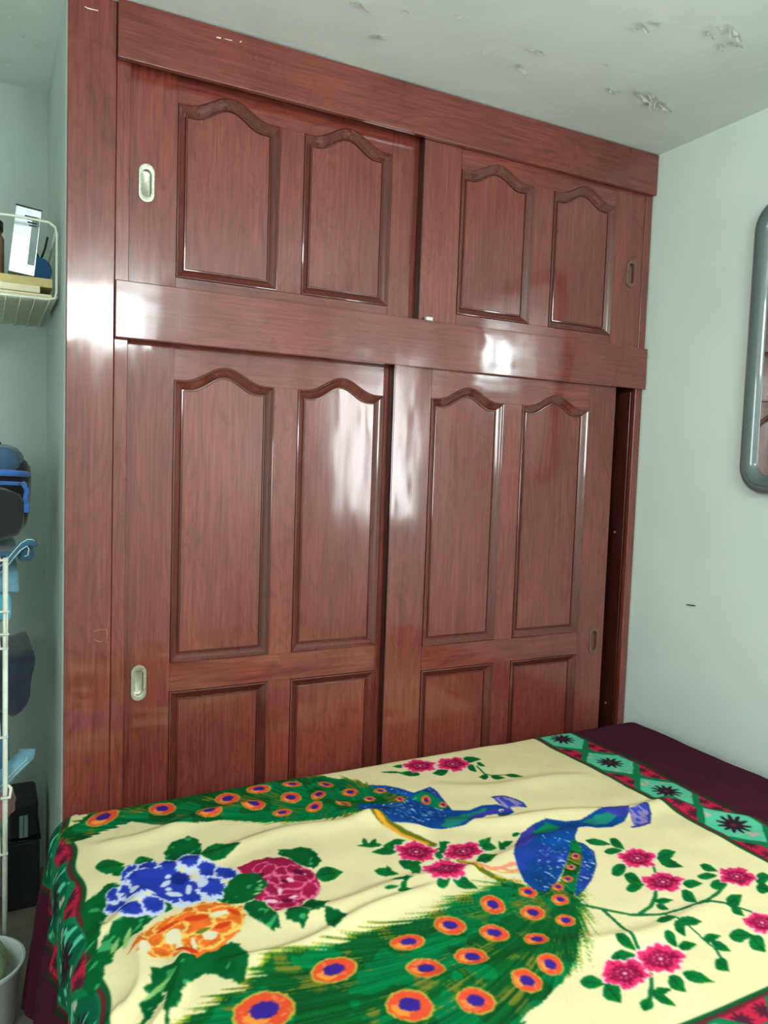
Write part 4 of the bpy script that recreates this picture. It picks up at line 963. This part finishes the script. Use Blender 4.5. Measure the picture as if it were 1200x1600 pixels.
o.matrix_local = Matrix.Translation((-.009,0,.034)) @ Matrix.Rotation(math.pi/2, 4, 'X')
for dx in (-.022, .016):
    finish(tube('strap', [(-.045+dx*.15,.24,zb+.064),(-.045+dx*.7,.242,zb+.09),(-.045+dx*1.1,.244,zb+.122)], .0028, M_black, po))
jr = empty('storage_jar', (-.19,.25,zb), 'dark-lidded brown jar at the left end of the wire basket', 'jar')
finish(lathe('body', [(.030,0),(.036,.005),(.036,.10),(.030,.112),(.030,.118)], (-.165,.25,zb), M_brown, jr)); finish(lathe('lid', [(.033,.1185),(.034,.122),(.034,.142),(.031,.145)], (-.165,.25,zb), M_black, jr))

# standing wire rack with clothes on it
rk = empty('wire_rack', (-.30,.22,0), 'white wire storage rack stacked with clothes at the left edge', 'rack')
rx, ry = -.129, .052
for x, y in ((rx,ry),(-.50,ry),(rx,.50),(-.50,.50)):
    finish(tube('post', [(x,y,0),(x,y,1.085)], .0062, M_wire, rk, 10))
for z in (.10,.35,.645,.865,1.08):
    finish(tube('shelf_hoop', [(rx+.004,ry-.006,z),(rx+.004,.506,z),(-.504,.506,z),(-.504,ry-.006,z)], .0035, M_wire, rk, 8, True))
    for k in range(9): finish(tube('shelf_wire', [(-.50+.045*k,ry,z-.002),(-.50+.045*k,.50,z-.002)], .002, M_wire, rk, 5))
for z in (.90,.955): finish(tube('basket_wire', [(rx+.008,ry-.008,z),(-.504,ry-.008,z)], .0028, M_wire, rk, 6))
for k in range(8): finish(tube('basket_wire', [(rx+.004-.018*k,ry-.008,.865),(rx+.004-.018*k,ry-.008,.958)], .002, M_wire, rk, 5))
finish(tube('clip', [(rx-.010,ry-.010,.495),(rx+.010,ry-.012,.495),(rx+.013,ry-.004,.515),(rx+.006,ry,.522)], .004, M_wire, rk, 8))

bp = empty('backpack', (-.25,.22,1.09), 'slate-blue and black backpack on top of the wire rack', 'backpack')
finish(blob('body', (-.245,.24,1.232), (.178,.105,.127), M_black2, bp, 2, .06, 3.6))
finish(blob('top_flap', (-.245,.225,1.318), (.163,.118,.045), M_backp, bp, 5, .07, 3.2))
finish(blob('side_pocket', (-.235,.140,1.185), (.150,.040,.072), M_black2, bp, 8, .06, 3.2))
finish(tube('zip_band', [(-.40,.128,1.285),(-.25,.102,1.290),(-.11,.112,1.287),(-.078,.17,1.283),(-.072,.26,1.283)], .008, M_backl, bp, 8))
finish(tube('piping', [(-.40,.118,1.262),(-.25,.094,1.264),(-.11,.104,1.262),(-.080,.165,1.258)], .0045, M_backl, bp, 8))
finish(tube('strap', [(-.090,.115,1.265),(-.080,.108,1.245),(-.084,.106,1.225),(-.080,.108,1.21)], .0055, M_backl, bp, 8))
finish(box('zip_pull', -.087,-.075,.100,.106,1.190,1.213,M_backl,bp,.002))
finish(tube('carry_loop', [(-.20,.19,1.350),(-.175,.19,1.378),(-.145,.19,1.366),(-.135,.19,1.345)], .006, M_black2, bp, 8))

# folded jeans on the rack: rolled hem with pale stitched edges
jn = empty('jeans', (-.25,.2,1.05), 'folded dark teal jeans with pale-edged hem under the backpack', 'jeans')
finish(hangcloth('leg_fold', [(.46,1.098),(.30,1.098),(.16,1.098),(.118,1.094),(.104,1.090)], -.42, -.096, M_denim, jn, .012, .006, 3))
pts = [(-.160,.106,1.035),(-.130,.104,1.060),(-.110,.102,1.088),(-.094,.100,1.108),(-.080,.101,1.117),(-.066,.104,1.116),(-.060,.110,1.108)]
finish(tube('hem', pts, .0095, M_denim, jn, 10)); 
finish(tube('hem_edge', [(x,y-.009,z+.007) for x,y,z in pts], .0016, M_stitch, jn, 6)); finish(tube('hem_edge', [(x,y-.010,z-.009) for x,y,z in pts[:-2]]+[(-.076,.092,1.100),(-.078,.092,1.085),(-.086,.092,1.082)], .0016, M_stitch, jn, 6))
finish(blob('rolled_leg', (-.082,.135,1.085), (.020,.03,.022), M_denim, jn, 4, .1, 2.2, 24, 16))
j2 = hangcloth('faded_denim_shorts', [(.30,1.060),(.17,1.055),(.128,1.035),(.124,1.00),(.128,.985)], -.30, -.096, M_denim2, None, .016, .006, 9)
tag(j2, 'pale faded denim hanging just below the teal jeans behind the rack post', 'shorts')
aq = hangcloth('aqua_cloth', [(.40,.990),(.20,.995),(.125,.985),(.100,.955),(.098,.925)], -.36, -.112, M_aqua, None, .022, .010, 4)
tag(aq, 'aqua blue cloth folded over the rack above the wire basket tier', 'cloth')
nv = hangcloth('navy_garment', [(.44,.826),(.22,.832),(.160,.826),(.125,.81),(.118,.78),(.116,.75),(.118,.715),(.125,.68),(.150,.662)], -.40, -.066, M_navy, None, .022, .014, 6, [-.07,-.066,-.058,-.060,-.062,-.072,-.066,-.088,-.110])
tag(nv, 'dark navy garment hanging over the middle tier of the rack', 'garment')
dj = empty('folded_jeans', (-.25,.2,.55), 'blue jeans with a stitched cuff folded over the lower tier of the rack', 'jeans')
finish(hangcloth('leg_fold', [(.44,.626),(.22,.628),(.150,.618),(.118,.575),(.108,.535),(.112,.50)], -.40, -.115, M_denim, dj, .022, .008, 12))
pts = [(-.150,.100,.500),(-.122,.096,.535),(-.098,.094,.560),(-.080,.096,.575),(-.078,.10,.590)]
finish(tube('cuff', pts, .021, M_denim2, dj, 10)); finish(tube('stitch_line', [(x,y-.0205,z-.004) for x,y,z in pts], .0014, M_stitch, dj, 5)); finish(tube('stitch_line', [(x+.004,y-.017,z-.012) for x,y,z in pts], .0014, M_stitch, dj, 5))
pk = blob('pink_cloth', (-.20,.22,.415), (.098,.07,.058), M_pink, None, 7, .10, 2.8); tag(pk, 'dusty pink cloth lying on the low tier of the rack', 'cloth')
mg = empty('mint_container', (-.24,.24,.105), 'tall mint green plastic container on the lowest rack tier', 'container')
finish(lathe('body', [(.07,0),(.082,.008),(.088,.19),(.088,.195),(.083,.195)], (-.225,.26,.105), M_mint, mg)); finish(lathe('rim', [(.084,.1955),(.092,.197),(.092,.206),(.084,.208)], (-.225,.26,.105), M_mint, mg))

# black carrying case against the alcove wall
cs = empty('black_case', (-.07,.45,0), 'tall black case with a grey label standing behind the rack on the alcove floor', 'case')
finish(box('body', -.118, -.030, .40, .56, .0, .205, M_black, cs, .01, 3)); finish(box('lid', -.112, -.034, .405, .555, .210, .325, M_black, cs, .016, 3))
finish(tube('seam_trim', [(-.119,.399,.2075),(-.029,.399,.2075),(-.029,.561,.2075)], .003, M_black, cs, 6)); finish(box('label_plate', -.085,-.062,.402,.4045,.216,.282,M_grey,cs,.0006)); finish(box('label_line', -.0745,-.0725,.401,.4018,.218,.280,M_black,cs,0))

# white bin with sage cloth beside the bed
bn = empty('laundry_bin', (-.27,-.20,0), 'white plastic bin beside the bed filled with sage green cloth', 'bin')
bc = (-.196,-.068,0)
finish(lathe('body', [(.080,0),(.086,.004),(.102,.145),(.105,.150),(.109,.152),(.109,.158),(.104,.160),(.100,.156),(.083,.010),(.080,.008)], bc, M_bin, bn, 48))
cl = empty('sage_cloth', (-.24,-.13,.10), 'crumpled sage green cloth heaped in the white bin', 'cloth')
finish(blob('cloth_heap', (bc[0],bc[1],.100), (.084,.084,.072), M_sage, cl, 3, .22, 2.1, 60, 40, 4.5))
for a in range(5):
    t0 = a*1.25+.3
    finish(tube('cloth_fold', [(bc[0]+.068*math.cos(t0),bc[1]+.068*math.sin(t0),.125),(bc[0]+.055*math.cos(t0+.4),bc[1]+.055*math.sin(t0+.4),.160),(bc[0]+.025*math.cos(t0+.9),bc[1]+.025*math.sin(t0+.9),.172)], .022, M_sage, cl, 12))
